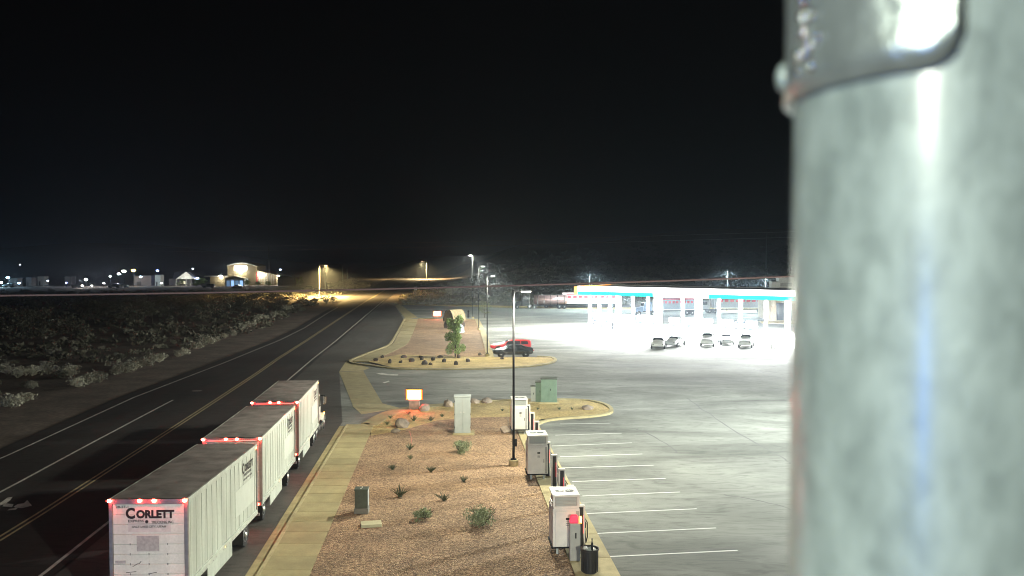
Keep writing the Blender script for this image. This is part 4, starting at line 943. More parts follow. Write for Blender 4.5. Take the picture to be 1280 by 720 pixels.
car('sedan', 'white sedan parked beyond the fuel pumps near the store', (p.x - 2.7, 150, 0), R(-92), SEDAN, m_paintw, m_glass, (.95, 3.85), .34, sw, ((3.48, 1.04), (2.9, 1.40)), ((.8, 1.13), (1.5, 1.38)), scale=1.1)
p = G(884, 438, 0)
car('suv', 'pale suv stopped nose towards the camera right of the middle pumps', (p.x + 2.2, p.y + 9, 0), R(165), SUV, m_paintw, m_glass, (1.0, 4.0), .40, sw2, ((3.5, 1.2), (2.85, 1.76)), ((-.01, 1.15), (.05, 1.6)))
p = G(822, 441, 0)
car('sedan', 'pale sedan stopped nose towards the camera at the middle pump', (p.x + 1.6, p.y + 9, 0), R(170), SEDAN, m_paintw, m_glass, (.95, 3.85), .34, sw, ((3.48, 1.04), (2.9, 1.40)), ((.8, 1.13), (1.5, 1.38)))
for px, py, rz, kind, lab in ((848, 436, 150, 's', 'pale sedan at the pump just right of the middle column'), (905, 433, 172, 's', 'pale sedan stopped beside the third pump from the right'), (936, 437, 160, 'v', 'pale suv stopped before the rightmost pump')):
    p = G(px, py, 0)
    if kind == 's': car('sedan', lab, (p.x + 1.5, p.y + 6, 0), R(rz), SEDAN, m_paintw, m_glass, (.95, 3.85), .34, sw, ((3.48, 1.04), (2.9, 1.40)), ((.8, 1.13), (1.5, 1.38)))
    else: car('suv', lab, (p.x + 1.5, p.y + 6, 0), R(rz), SUV, m_paintw, m_glass, (1.0, 4.0), .40, sw2, ((3.5, 1.2), (2.85, 1.76)), ((-.01, 1.15), (.05, 1.6)))
def far_cars(rows, cat='car'):
    for i, (px, py, Y, kind, rz, lab) in enumerate(rows): 
        q = at(px, py, Y); P_ = SEDAN if kind == 's' else SUV
        if kind == 's': car('sedan', lab, (q.x, Y, 0), rz, SEDAN, m_paintw if i % 2 else m_paintg, m_glass, (.95, 3.85), .34, sw, ((3.48, 1.04), (2.9, 1.40)), ((.8, 1.13), (1.5, 1.38)))
        else: car('suv', lab, (q.x, Y, 0), rz, SUV, m_paintg if i % 2 else m_paintw, m_glass, (1.0, 4.0), .40, sw2, ((3.5, 1.2), (2.85, 1.76)), ((-.01, 1.15), (.05, 1.6)))

# ------------------------------------------------------------------ fuel canopy
CA = Vector((11.25, 147.5, 0)); CB = Vector((46.0, 122.0, 0)); cd = (CB - CA).normalized(); cn = Vector((-cd.y, cd.x, 0)); CL = (CB - CA).length; CW = 11.5; Z0, Z1 = 6.15, 7.65
crz = math.atan2(cd.y, cd.x)
m_canw = mat('canopy_white', (.8, .8, .8), .5, var=.04)
can = thing('fuel_canopy', 'long white and teal fuel station canopy glaring with light', 'canopy', CA, crz)
k = MB(); k.box((CL / 2, CW / 2, Z1 - .35), (CL - .3, CW - .3, .5)); k.build('roof_deck', m_canw, can)
k = MB(); k.box((CL / 2, CW / 2, Z0 + .12), (CL - .3, CW - .3, .1)); k.build('soffit', m_canw, can)
m_fasw = glow('fascia_white', (1, 1, 1), 4); m_fast = glow('fascia_teal', (.03, .70, .60), 1.0); m_fasr = glow('fascia_red', (1, .45, .12), 1.6)
def fascia(x0, x1, y, z0, z1, m, nm):
    k = MB(); k.box(((x0 + x1) / 2, y, (z0 + z1) / 2), (x1 - x0 - .02, .14, z1 - z0)); k.build(nm, m, can, bevel=.02)
fascia(-.62, -.02, -.02, Z0, Z1 - .1, m_fasr, 'orange_corner_panel')
for i in range(9):
    x0, x1 = CL * i / 9, CL * (i + 1) / 9; fascia(x0, x1, 0, Z0 + .62, Z1, m_fasw, 'white_fascia_panel'); fascia(x0, x1, 0 if 3 <= i < 5 else -.03, Z0, Z0 + .61, m_fasw if 3 <= i < 5 else m_fast, 'fascia_panel')
    fascia(x0, x1, CW, Z0, Z1, m_canw, 'rear_fascia_panel')
for x, m in ((0, m_fasr), (CL, m_fasw)):
    k = MB(); k.box((x - (.08 if x == 0 else -.08), CW / 2, (Z0 + Z1) / 2), (.14, CW - .2, Z1 - Z0)); tag(k.build('end_fascia', m, can, bevel=.02))
cols = [737.5, 749, 762.5, 775, 791.7, 810, 826, 853.5, 876, 898.7, 926, 957.5, 986]
def on_canopy(px, back):
    d = ray(px, 400); A = CA + cn * back; den = d.x * cd.y - d.y * cd.x    # sight line meets the row
    u = (d.x * -A.y + d.y * A.x) / den; return A + cd * u, u
for px in cols:
    p, u = on_canopy(px, 2.4); k = MB(); k.box((u, 2.4, Z0 / 2 + .03), (.38, .38, Z0 + .06)); k.build('column', m_canw, can, bevel=.02)
for i in range(6): k = MB(); k.box((2.5 + i * (CL - 5) / 5, CW - 2, Z0 / 2 + .03), (.5, .5, Z0 + .06)); k.build('column', m_canw, can, bevel=.02)
for i in range(11):
    for y in (.75, CW - 4.5):
        x = 1.8 + i * (CL - 3.6) / 10; k = MB(); k.box((x, y, Z0 + .045), (.62, .62, .05)); k.build('downlight', m_lens, can)
        l = lamp('AREA', 'downlight_lamp', can, (x, y, Z0 - .01), CANOPY_W, (.97, 1, .97), shape='SQUARE', size=.55)
pad = [CA + cd * a + cn * b_ for a, b_ in ((-5, -8), (CL + 14, -8), (CL + 14, CW + 3), (-5, CW + 3))]
tag(sheet_obj('fuel_pad', [p.xy for p in pad], .005, mat('fuel_pad_concrete', (.42, .43, .40), .6, var=.16, scale=.4, fine=.1, bscale=6)), 'pale concrete pad under the fuel canopy', kind='structure')
slab_m = mat('island_concrete', (.45, .44, .42), .8, var=.08)
m_disp = mat('dispenser_white', (.72, .72, .72), .4, var=.05)
disp = [746, 759, 771, 785, 802, 818, 843, 863, 884, 909, 939.5]
ordn = ['leftmost', 'second', 'third', 'fourth', 'fifth', 'middle', 'seventh', 'eighth', 'third from right', 'second from right', 'rightmost']
for i, px in enumerate(disp):
    p, u = on_canopy(px, 4.6 if i < 6 else 2.6 + .4 * (i % 2)); nm = ordn[i]
    t = thing('fuel_dispenser', f'{nm} white fuel dispenser under the canopy' if 'right' in nm else f'{nm} white fuel dispenser from the left under the canopy' if nm not in ('leftmost', 'middle') else f'{nm} white fuel dispenser under the canopy', 'fuel pump', p, crz + R(90), 'fuel dispensers under the canopy')
    k = MB(); k.box((0, 0, .09), (1.2, 3.4, .18)); k.build('island_kerb', slab_m, t, bevel=.05)
    k = MB(); k.box((0, 0, 1.05), (.66, 1.2, 1.75)); k.build('housing', m_disp, t, bevel=.03)
    k = MB(); k.box((0, 0, 2.38), (.76, 1.6, .62)); k.build('head', m_disp, t, bevel=.03)
    for s in (-1, 1):
        k = MB(); k.box((s * .34, 0, 1.5), (.02, .7, .5)); k.build('screen', m_glass, t)
        k = MB(); k.tube([(s * .36, .55, 2.1), (s * .8, .6, 1.5), (s * .75, .56, .5), (s * .4, .45, .9)], .07, 6); k.build('hose', m_black, t)
        k = MB(); k.box((s * .40, .42, 1.05), (.18, .16, .42)); k.build('nozzle', m_black, t)
        k = MB(); k.box((s * .33, -.2, .75), (.02, .4, .3)); k.build('pump_panel', m_black, t)
        k = MB(); k.cyl((0, s * 1.55, .18), (0, s * 1.55, 1.1), .09, n=12); k.build('guard_post', m_white, t)
    k = MB(); k.lathe([(.28, .18), (.32, 1.0), (.32, 1.15), (.12, 1.25)], 14, (0, -1.1, 0)); k.build('waste_bin', m_black, t)
for i, (px, py) in enumerate(((964, 436), (968.5, 436))):
    k = MB(); p = G(px, py); k.lathe([(.11, 0), (.11, 1.05), (.08, 1.12), (.02, 1.14)], 14); tag(k.build('bollard', m_white, None, p), ['left', 'right'][i] + ' one of two white bollards at the right end of the pumps', 'bollard', 'white bollards by the pumps')

# ------------------------------------------------------------------ store at the right
p = at(962, 404, 168); sx = p.x
st = thing('store_building', 'convenience store with white tower and tan stone pillars, half hidden by the steel pole', 'building', (sx, 168, 0), R(-8))
m_stone = mat('store_stone', (.46, .36, .24), .85, var=.3, scale=3); m_tanw = mat('store_tan', (.5, .43, .32), .8, var=.1)
k = MB(); k.box((13, 9, 2.5), (26, 14, 5)); k.build('wall', m_tanw, st)
k = MB(); k.box((13, 9, 5.3), (26.6, 14.6, .7)); k.build('parapet', m_white, st, bevel=.05)
k = MB(); k.box((3, 1.2, 7.1), (5.4, 3.2, 1.6)); k.build('tower_top', m_white, st, bevel=.05)
k = MB(); k.box((3, 1.2, 8.3), (2.9, 3.4, .9)); k.build('tower_crown', m_white, st, bevel=.05)
k = MB(); k.box((3, -.43, 7.3), (2.2, .08, .7)); k.build('tower_sign', m_charger2, st)
for x in (.7, 5.2):
    k = MB(); k.box((x, .2, 1.6), (1.0, 1.0, 3.2)); k.build('pillar_base', m_stone, st, bevel=.04)
    k = MB(); k.box((x, .2, 4.75), (.8, .8, 3.1)); k.build('pillar', m_tanw, st)
    for i in range(6): k = MB(); k.box((x, -.32, .35 + i * .5), (.8, .06, .34)); k.build('stone_course', m_stone, st, bevel=.02)
k = MB(); k.box((3, 1.95, 1.9), (3.2, .1, 3.4)); dr = k.build('glass_entrance', m_glass, st)
for x in (1.6, 3, 4.4): k = MB(); k.box((x, 1.86, 1.9), (.1, .06, 3.5)); k.build('mullion', m_charger2, dr)
for i in range(4): k = MB(); k.box((8.5 + i * 4.2, 1.97, 2.2), (3.2, .1, 2.2)); k.build('window', glow('store_window', (1, .9, .7), .8), st)
k = MB(); k.box((7, -2.6, .08), (18, 4.5, .16)); k.build('porch_slab', m_conc2, st)

# ------------------------------------------------------------------ trucks parked along the far edge
def big_truck(label, loc, rz, tank, tint, n_ax=2, cabm=None, Lt=11.5):
    t = thing('semi_truck', label, 'truck', loc, rz, 'semi trucks parked beyond the canopy')
    cm = cabm or m_paintg
    k = MB(); k.profile([(Lt + 1.2, 1.0), (Lt + 3.1, 1.0), (Lt + 3.1, 1.9), (Lt + 2.7, 2.9), (Lt + 1.2, 3.0)], -1.15, 1.15); k.build('cab', cm, t, bevel=.06)
    k = MB(); k.profile([(Lt + 3.1, .8), (Lt + 5, .8), (Lt + 5, 1.5), (Lt + 3.1, 1.95)], -.85, .85); k.build('hood', cm, t, bevel=.08)
    for s in (-1, 1): k = MB(); k.box((s * 1.16, Lt + 2.1, 2.3), (.02, 1.1, .7)); k.build('side_window', m_glass, t)
    k = MB(); k.box((0, Lt + 3.0, 2.4), (1.9, .1, .8)); k.build('windshield', m_glass, t)
    k = MB(); k.box((0, Lt + 5.08, .6), (2.3, .2, .4)); k.build('bumper', m_chrome, t)
    for s in (-1, 1): k = MB(); k.cyl((s * 1.2, Lt + 1.1, 1), (s * 1.2, Lt + 1.1, 3.6), .08, n=10); k.build('exhaust_stack', m_chrome, t)
    if tank:
        k = MB(); k.lathe([(.5, .1), (1.15, .3), (1.2, Lt / 2), (1.15, Lt - .2), (.5, Lt)], 20, (0, 0, 2.2), 'Y'); k.build('tank', tint, t, smooth=True)
        for i in range(5): k = MB(); k.lathe([(1.22, -.06), (1.22, .06), (1.1, .06)], 20, (0, .9 + i * (Lt - 1.8) / 4, 2.2), 'Y'); k.build('tank_band', m_chrome, t)
        k = MB(); k.box((0, Lt / 2, 3.42), (.6, Lt - 2, .05)); k.build('catwalk', m_steel, t)
    else:
        k = MB(); k.box((0, Lt / 2, 2.55), (2.55, Lt, 2.75)); k.build('box_body', tint, t, bevel=.03)
        for s in (-1, 1):
            k = MB(); k.box((s * 1.29, Lt / 2, 1.24), (.04, Lt, .16)); k.build('bottom_rail', m_white, t)
            k = MB(); k.box((s * 1.29, Lt / 2, 3.55), (.03, Lt * .86, .26)); k.build('red_stripe', m_red, t)
            for i in range(9): k = MB(); k.box((s * 1.30, Lt * .12 + i * Lt * .095, 2.9), (.03, Lt * .06, .55)); k.build('red_letter_block', m_red, t)
    k = MB(); k.box((0, (Lt + 5) / 2, .9), (.9, Lt + 4.6, .22)); k.build('chassis', m_dark, t)
    for y in (.9, 2.15, Lt - .2, Lt + 1.0, Lt + 4.1):
        for s in (-1, 1): wheel(t, s * 1.05, y, s)
    return t
m_tank = mat('tank_metal', (.45, .30, .29), .3, .6, var=.15); m_tred = mat('tank_red_grey', (.40, .30, .30), .45, .2, var=.2, scale=1)
q = at(707, 384, 214); big_truck('dark tractor with a tank trailer parked at the foot of the scrub slope', (q.x + .5, 214, 0), R(92), True, m_tank, cabm=m_paintk, Lt=8.5)
q = at(775, 384, 216); big_truck('long trailer truck with red lettered side seen behind the left canopy columns', (q.x, 216.5, 0), R(90), False, m_tred, Lt=14.5)
q = at(868, 388, 190); big_truck('blue-grey truck seen between the middle canopy columns', (q.x, 190, 0), R(100), False, mat('truck_bluegrey', (.22, .28, .33), .5, var=.1), cabm=mat('cab_blue', (.08, .14, .22), .3, var=.1), Lt=9)
q = at(962, 388, 196); big_truck('trailer truck behind the white sedan with a pale bottom rail', (q.x, 196, 0), R(91), False, mat('truck_grey', (.26, .27, .28), .5, var=.1), Lt=13)
# ------------------------------------------------------------------ scrub
def bush_mesh(seed, n, r, h, leaf, m):
    rnd = random.Random(seed); k = MB()
    for i in range(7): a = rnd.uniform(0, 6.28); k.tube([(0, 0, -.05), (math.cos(a) * r * .5, math.sin(a) * r * .5, h * .45)], [.03, .012], 4)
    for i in range(9):
        a = rnd.uniform(0, 6.28); q = rnd.uniform(0, .68); leaves(k, rnd, (math.cos(a) * r * q, math.sin(a) * r * q, h * rnd.uniform(.32, .66)), (r * .42, r * .42, h * .36), n // 9, leaf)
    me = bpy.data.meshes.new('bush'); me.from_pydata(k.v, [], k.f); me.materials.append(m); return me
sage = [bush_mesh(100 + i, 380, 1.0, 1.1, .17, m_sage) for i in range(6)]
brush = [bush_mesh(200 + i, 420, 1.0, 1.15, .2, m_brush) for i in range(5)]
rnd = random.Random(3)
row = [(6, 507), (19, 509), (30, 503), (9, 468), (22, 472), (40, 470), (59, 468), (83, 470), (98, 484), (109, 481), (125, 478), (147, 468), (157, 466), (166, 463), (178, 459), (190, 455), (199, 453), (222, 446), (230, 443), (247, 436), (258, 431), (269, 428), (281, 423), (291, 420), (303, 413), (313, 409), (325, 402), (333, 400), (341, 397), (350, 393), (360, 388), (372, 384), (383, 381), (395, 378), (408, 379), (416, 377)]
for i, px in enumerate(row):
    p = G(*px, -.06); s = rnd.uniform(.7, 1.15) * (1 + p.y / 500); o = obj('sage_bush', sage[i % 6], None, p, rnd.uniform(0, 6)); o.scale = (s * rnd.uniform(.9, 1.3), s, s * rnd.uniform(.8, 1.1))
    tag(o, nth(i + 1) + ' from the left of the pale sage bushes along the highway shoulder', 'bush', 'sage bushes along the highway shoulder')
for i in range(95):
    px, py = rnd.uniform(-20, 300), rnd.uniform(405, 505)
    lim = 512 - (px / 300) * 92
    if py > lim - 8: continue
    p = G(px, py, -.06); s = rnd.uniform(.45, .95); o = obj('scrub_bush', (sage if rnd.random() < .6 else brush)[i % 5], None, p, rnd.uniform(0, 6)); o.scale = (s * rnd.uniform(.9, 1.4), s, s * rnd.uniform(.6, .95))
    tag(o, 'low dim scrub bush scattered on the dark desert flat', 'bush', 'scrub bushes on the dark desert flat')
for i, (px, py, h, r) in enumerate(((55, 432, 5.2, 3.4), (88, 430, 3.6, 2.6), (20, 418, 3.8, 3.2), (150, 410, 4.0, 3.6), (190, 404, 4.6, 4.2), (232, 402, 5.0, 4.4), (262, 404, 4.6, 4.0), (300, 396, 4.2, 4.4), (332, 388, 3.6, 4.2), (118, 402, 4.2, 4.0), (350, 383, 3.2, 3.6))):
    where = ['tallest dark tree-like bush at far left of the flat', 'dark bush right of the tallest one at far left', 'dark bush at the left picture edge below the cable', 'dark bushy tree below the parked vehicles across the flat', 'dark bushy tree below the gable porch house', 'dark bushy tree between porch house and the lit hall', 'dark bushy tree below the left wing of the lit hall', 'dark bushy tree straight below the mast of the hall', 'dark bushy tree below the dark grey shed', 'dark low tree left of the one below the vehicles', 'dark low tree nearest the amber street lamp'][i]
    tree(where, G(px, py, -.06), h, r, 1500, 300 + i, .1, m_brush, 'brush_tree', .3, group='dark brush trees on the flat', low=.1)
def scatter(name, label, n, fn, seed, meshes_m, sz):
    rnd = random.Random(seed); k = MB()
    for i in range(n):
        x, y = fn(rnd); z = hill(x, y) - .1; r = sz * rnd.uniform(.5, 1.3)
        for j in range(26):
            a = rnd.uniform(0, 6.28); q = r * math.sqrt(rnd.random()); zz = z + r * rnd.uniform(.0, .9) * (1.1 - q / r * .6); c = Vector((x + q * math.cos(a), y + q * math.sin(a), zz))
            d = Vector((rnd.uniform(-1, 1), rnd.uniform(-1, 1), rnd.uniform(-.2, 1))).normalized(); b_ = d.cross(Vector((rnd.uniform(-1, 1), rnd.uniform(-1, 1), .3))).normalized(); s = r * rnd.uniform(.22, .42)
            k.add([c - b_ * s * .5, c + d * s, c + b_ * s * .5, c - d * s * .4], [(0, 1, 2, 3)])
    tag(k.build(name, meshes_m, fix=False), label, kind='stuff')
def slope_xy(r):
    while True:
        x, y = r.uniform(-42, 150), 231 + 130 * r.random() ** 1.3
        if x > interp(RWL, y) + 7: return x, y
scatter('hillside_scrub', 'grey scrub covering the slope behind the lot', 2300, slope_xy, 8, mat('hill_scrub', (.22, .20, .15), .9, var=.5, scale=.6), 1.25)
scatter('upper_hill_scrub', 'dark scrub on the upper hillside', 700, lambda r: (r.uniform(-20, 300), 360 + 330 * r.random()), 9, m_brush, 2.2)
def leftf(r):
    while True:
        x, y = r.uniform(-190, -44), r.uniform(100, 330)
        if x < interp(FOG, y) - 7 and abs(x) < .62 * y + 8: return x, y
scatter('desert_scrub', 'dark low desert scrub filling the flat left of the highway', 1500, leftf, 10, m_brush, 1.05)
def verge(r):
    y = r.uniform(230, 420); return interp(RWL, y) + r.uniform(4, 30), y
scatter('roadside_grass', 'pale dry grass tufts on the bank above the highway', 420, verge, 12, mat('dry_grass', (.26, .25, .13), .9, var=.4, scale=.8), .7)
for i, (px, py, h, r) in enumerate(((562, 370, 3.0, 3.0), (578, 368, 3.4, 3.2))):
    q = at(px, py, 262); tree(['pale round tree left of the glaring lot lamp pole', 'pale round tree right beside the glaring lot lamp pole'][i], (q.x, 262, hill(q.x, 262) - .1), h + 1, r, 1100, 400 + i, .1, m_sage, 'pale_tree', .3)
for i, (px, py, h) in enumerate(((440, 361, 5.), (455, 359, 4.), (430, 362, 4.5), (420, 361, 3.5))):
    q = at(px, py, 330); tree(['grey tree by the bright road junction, nearest the road', 'grey low tree closest to the bright road crossing', 'grey tree second left of the junction', 'grey tree leftmost by the two short posts'][i], (q.x, 330, hill(q.x, 330) - .1), h, 3.0, 800, 420 + i, .1, m_sage, 'grey_tree', .34)

# ------------------------------------------------------------------ street lamps, poles, cables
def street_lamp(label, px, ty, by, Y, power, col, lens, side=1, base=None):
    top = at(px, ty, Y); z0 = hill(top.x, Y) if base is None else base
    t = thing('street_lamp', label, 'lamp post', (top.x, Y, z0), 0, 'street lamps along the highway'); H = top.z - z0
    k = MB(); k.cyl((0, 0, 0), (0, 0, H), .16, .11, 10); k.build('pole', m_cab, t)
    k = MB(); k.tube([(0, 0, H - .3), (side * .8, 0, H + .05), (side * 2.0, 0, H + .1)], .08, 6); k.build('arm', m_cab, t)
    k = MB(); k.box((side * 2.2, 0, H + .05), (.9, .4, .22)); hd = k.build('lamp_head', m_steel, t, bevel=.04)
    k = MB(); k.box((side * 2.2, 0, H - .09), (.8, .34, .08)); k.build('lens', lens, hd)
    lamp('SPOT', 'lamp_light', t, (side * 2.2, 0, H - .25), power, col, spot_size=R(168), spot_blend=.5, shadow_soft_size=.3)
street_lamp('amber street lamp lighting the side street junction', 399, 332, 366, 282, 240000, (1, .66, .24), m_sodium)
street_lamp('street lamp on the rise beyond the road junction', 533, 327, 349, 455, 130000, (1, .72, .34), glow('warm_lens', (1, .8, .5), 6), -1)
for i, (px, ty, by, Y) in enumerate(((406.5, 335, 356, 330), (428, 333, 352, 345), (434, 336, 353, 350))):
    a = at(px, ty, Y); k = MB(); k.cyl((0, 0, 0), (0, 0, a.z), .2, .16, 8); tag(k.build('wooden_post', m_cab, None, (a.x, Y, 0)), ['pale post right beside the amber street lamp', 'pale tall post left of the road junction', 'short pale post nearest the road junction'][i], 'post', 'pale posts near the junction')
q = G(519.5, 374); t = thing('road_sign', 'small white road sign on a post at the driveway corner', 'sign', (q.x, q.y, 0)); q2 = at(519.5, 360.5, q.y)
k = MB(); k.cyl((0, 0, 0), (0, 0, q2.z + .5), .05, n=8); k.build('sign_post', m_steel, t)
k = MB(); k.box((0, -.08, q2.z), (.95, .03, 1.1)); k.build('sign_panel', m_white, t, bevel=.01)
# utility pole and its two wires on the hill
uy = 330; a = at(958, 281, uy); zb = hill(a.x, uy)
t = thing('utility_pole', 'thin wooden utility pole on the dark hill above the canopy', 'utility pole', (a.x, uy, zb - .3))
k = MB(); k.cyl((0, 0, 0), (0, 0, a.z - zb + .3), .17, .12, 8); k.build('pole', m_cab, t)
k = MB(); k.box((0, 0, a.z - zb - .8), (2.6, .12, .14)); k.build('crossarm', m_cab, t)
for s in (-1.1, 0, 1.1): k = MB(); k.lathe([(.06, 0), (.09, .1), (.05, .25)], 8, (s, 0, a.z - zb - .7)); k.build('insulator', m_white, t)
m_wire = mat('wire', (.7, .7, .7), .5, .3, var=.1)
for i, (pl, pr) in enumerate((((430, 303.5), (1010, 289)), ((430, 309), (1010, 296)))):
    A = at(*pl, 420); B = at(*pr, 326); A = A + (A - B) * .8
    pts = [A.lerp(B, u / 30) - Vector((0, 0, 3.0 * math.sin(math.pi * u / 30))) + Vector((0, 0, 2.2 * math.sin(math.pi * u / 30))) for u in range(31)]
    k = MB(); k.tube(pts, .075, 5); tag(k.build('power_line', m_wire), ['upper thin power line crossing the dark sky above the canopy', 'lower thin power line crossing the dark sky above the canopy'][i], 'power line', 'power lines over the hill')
# span cable close to the camera, carried on two wooden poles out of view
cab = lambda X: 11.743 + .0282 * X + .0012 * X * X
k = MB(); k.tube([(-25 + i * 41 / 60, 12, cab(-25 + i * 41 / 60)) for i in range(61)], .0125, 8)
tag(k.build('span_cable', mat('cable_jacket', (.20, .13, .125), .6, var=.1)), 'taut grey cable crossing the whole view near the horizon', 'cable')
for X, lab in ((-25, 'wooden cable pole left of the highway'), (16, 'wooden cable pole at the lot side')):
    k = MB(); k.cyl((0, 0, -.2), (0, 0, cab(X) + .4), .16, .12, 12); tag(k.build('cable_pole', m_wood, None, (X, 12.14, 0)), lab, 'pole')

# ------------------------------------------------------------------ the town across the flat
m_tanh = mat('hall_tan_siding', (.42, .34, .20), .8, var=.12, scale=.5); m_hwhite = mat('hall_trim', (.6, .6, .55), .7); m_greyh = mat('shed_grey', (.2, .18, .17), .8, var=.15); m_roofd = mat('dark_roof', (.08, .075, .07), .9)
HY = 394.; sc = HY / FPX
def hx(px): return (px - 640) * sc
def hz(py): return at(640, py, HY).z
hall = thing('lit_hall', 'floodlit tan hall with arched front and bright white sign', 'building', (0, HY, 0))
k = MB(); pr = [(hx(284.5), 0), (hx(284.5), hz(332)), (hx(290), hz(330)), (hx(296), hz(328.8)), (hx(302), hz(328.2)), (hx(308), hz(328.8)), (hx(314), hz(330.2)), (hx(320), hz(332.5)), (hx(320), 0)]
vs = [(x, 0, z) for x, z in pr] + [(x, 16, z) for x, z in pr]; n = len(pr)
k.add(vs, [tuple(range(n)), tuple(range(2 * n - 1, n - 1, -1))] + [(i, (i + 1) % n, (i + 1) % n + n, i + n) for i in range(n)]); k.build('front_block', m_tanh, hall)
k = MB(); k.tube([(x, -.15, z) for x, z in pr[1:-1]], .35, 6); k.build('cornice', m_hwhite, hall)
k = MB(); k.box((hx(301), -.3, hz(335.2)), (15.5 * sc, .4, 5.5 * sc)); k.build('lit_sign', glow('hall_sign', (.95, .97, 1), 9), hall)
k = MB(); k.box((hx(298.5), -3, hz(357) / 2 + 1.9), (24 * sc, 6, 3.6)); k.build('porch_block', m_hwhite, hall)
vs = [(hx(286), -6.4, hz(348)), (hx(311), -6.4, hz(348)), (hx(298.5), -6.4, hz(344.5)), (hx(286), .5, hz(348)), (hx(311), .5, hz(348)), (hx(298.5), .5, hz(344.5))]
k = MB(); k.add(vs, [(0, 1, 2), (5, 4, 3), (0, 2, 5, 3), (2, 1, 4, 5), (1, 0, 3, 4)]); k.build('porch_roof', m_tanh, hall)
for i in range(4): k = MB(); k.box((hx(290.5 + i * 5.4), -6.1, 1.5), (3.6 * sc, .15, 2.6)); f = k.build('window', glow('hall_window', (.35, .6, 1), .9 if i in (1, 3) else .25), hall)
k = MB(); k.box((hx(275), 3, hz(346) / 2), (19 * sc, 12, hz(346))); k.build('left_wing', m_tanh, hall)
k = MB(); k.box((hx(272), 3, hz(345.6) + .2), (26 * sc, 14, .4)); k.build('left_wing_roof', m_hwhite, hall)
pr = [(hx(320.3), 0), (hx(320.3), hz(338)), (hx(347), hz(344)), (hx(347), 0)]
k = MB(); vs = [(x, 1, z) for x, z in pr] + [(x, 15, z) for x, z in pr]; k.add(vs, [(0, 1, 2, 3), (7, 6, 5, 4), (0, 1, 5, 4), (1, 2, 6, 5), (2, 3, 7, 6), (3, 0, 4, 7)]); k.build('right_wing', m_tanh, hall)
for i in range(12): k = MB(); x = 321.5 + i * 2.15; k.box((hx(x), .95, (hz(338) + (hz(344) - hz(338)) * (x - 320) / 27) / 2), (.18, .12, hz(338) + (hz(344) - hz(338)) * (x - 320) / 27 - .2)); k.build('siding_batten', m_hwhite, hall)
k = MB(); k.box((hx(320.3), .7, hz(342) / 2), (.5, .6, hz(338.2))); k.build('red_downpipe', m_red, hall)
k = MB(); k.box((hx(351.5), 2, hz(346) / 2), (8.6 * sc, 10, hz(346))); k.build('end_wing', m_tanh, hall)
m_flood = glow('flood_lens', (1, 1, .9), 120)
for px, py, y0 in ((279, 345, -3.4), (326.5, 343.5, .4), (350.5, 344.5, -3.4), (301, 338.8, -.6)):
    k = MB(); k.box((hx(px), y0 - .2, hz(py)), (.8, .4, .5)); f = k.build('flood_lamp', m_flood, hall)
    lamp('POINT', 'flood_light', hall, (hx(px), y0 - 1.6, hz(py) + .1), 330, (1, .96, .78), shadow_soft_size=.3)
t = MB(); a = at(336, 308, HY - 8); t.cyl((0, 0, 0), (0, 0, a.z), .2, .1, 8); tag(t.build('mast', m_cab, None, (a.x, HY - 8, 0)), 'tall thin mast standing in front of the lit hall', 'mast')
sh = thing('grey_shed', 'dark grey building right of the lit hall', 'building', (hx(366.5), HY - 12, 0))
k = MB(); k.box((0, 5, hz(346) / 2), (21 * sc, 10, hz(346))); k.build('wall', m_greyh, sh)
k = MB(); w = 11.5 * sc; z0, z1 = hz(346.2), hz(343.4); k.add([(-w, -.6, z0), (w, -.6, z0), (w, 10.6, z0), (-w, 10.6, z0), (-w * .3, -.6, z1), (-w * .3, 10.6, z1)], [(0, 1, 4), (2, 3, 5), (0, 4, 5, 3), (4, 1, 2, 5), (3, 2, 1, 0)]); k.build('roof', m_roofd, sh)
for i in range(5): k = MB(); k.box((0, -.04, .8 + i * 1.0), (20.6 * sc, .06, .06)); k.build('siding_line', m_roofd, sh)
# house with gable porch
hs_ = thing('gable_porch_house', 'small pale house with a wide gable porch roof', 'house', (hx(220), HY + 10, 0))
k = MB(); k.box((-3, 7, 1.6), (11, 8, 3.2)); k.build('wall', m_greyh, hs_)
gz0, gz1 = hz(349.5), hz(340.2)
k = MB(); k.add([(-4, -.4, gz0), (5.4, -.4, gz0), (.9, -.4, gz1), (-4, 4, gz0), (5.4, 4, gz0), (.9, 4, gz1)], [(0, 1, 2), (5, 4, 3), (0, 2, 5, 3), (2, 1, 4, 5), (1, 0, 3, 4)]); k.build('porch_gable', m_hwhite, hs_)
k = MB(); k.add([(-7, 3.5, gz0), (5.5, 3.5, gz0), (5.5, 11, gz0), (-7, 11, gz0), (-7, 7, gz1), (1, 7, gz1)], [(0, 1, 5, 4), (2, 3, 4, 5), (0, 4, 3), (1, 2, 5), (3, 2, 1, 0)]); k.build('main_roof', m_roofd, hs_)
for x in (-3.7, .9, 5.1): k = MB(); k.box((x, -.2, gz0 / 2), (.3, .3, gz0)); k.build('porch_post', m_hwhite, hs_)
k = MB(); k.box((-2, 2.95, 1.4), (2.6, .08, 1.2)); k.build('window', glow('warm_window', (1, .85, .55), .7), hs_)
for i in range(9): k = MB(); k.box((-4 + i * 1.15, -.3, .6), (.14, .1, 1.1)); k.build('porch_picket', m_hwhite, hs_)
lamp('POINT', 'porch_light', hs_, (1, -5, 4.2), 900, (1, 1, .9), shadow_soft_size=.3)
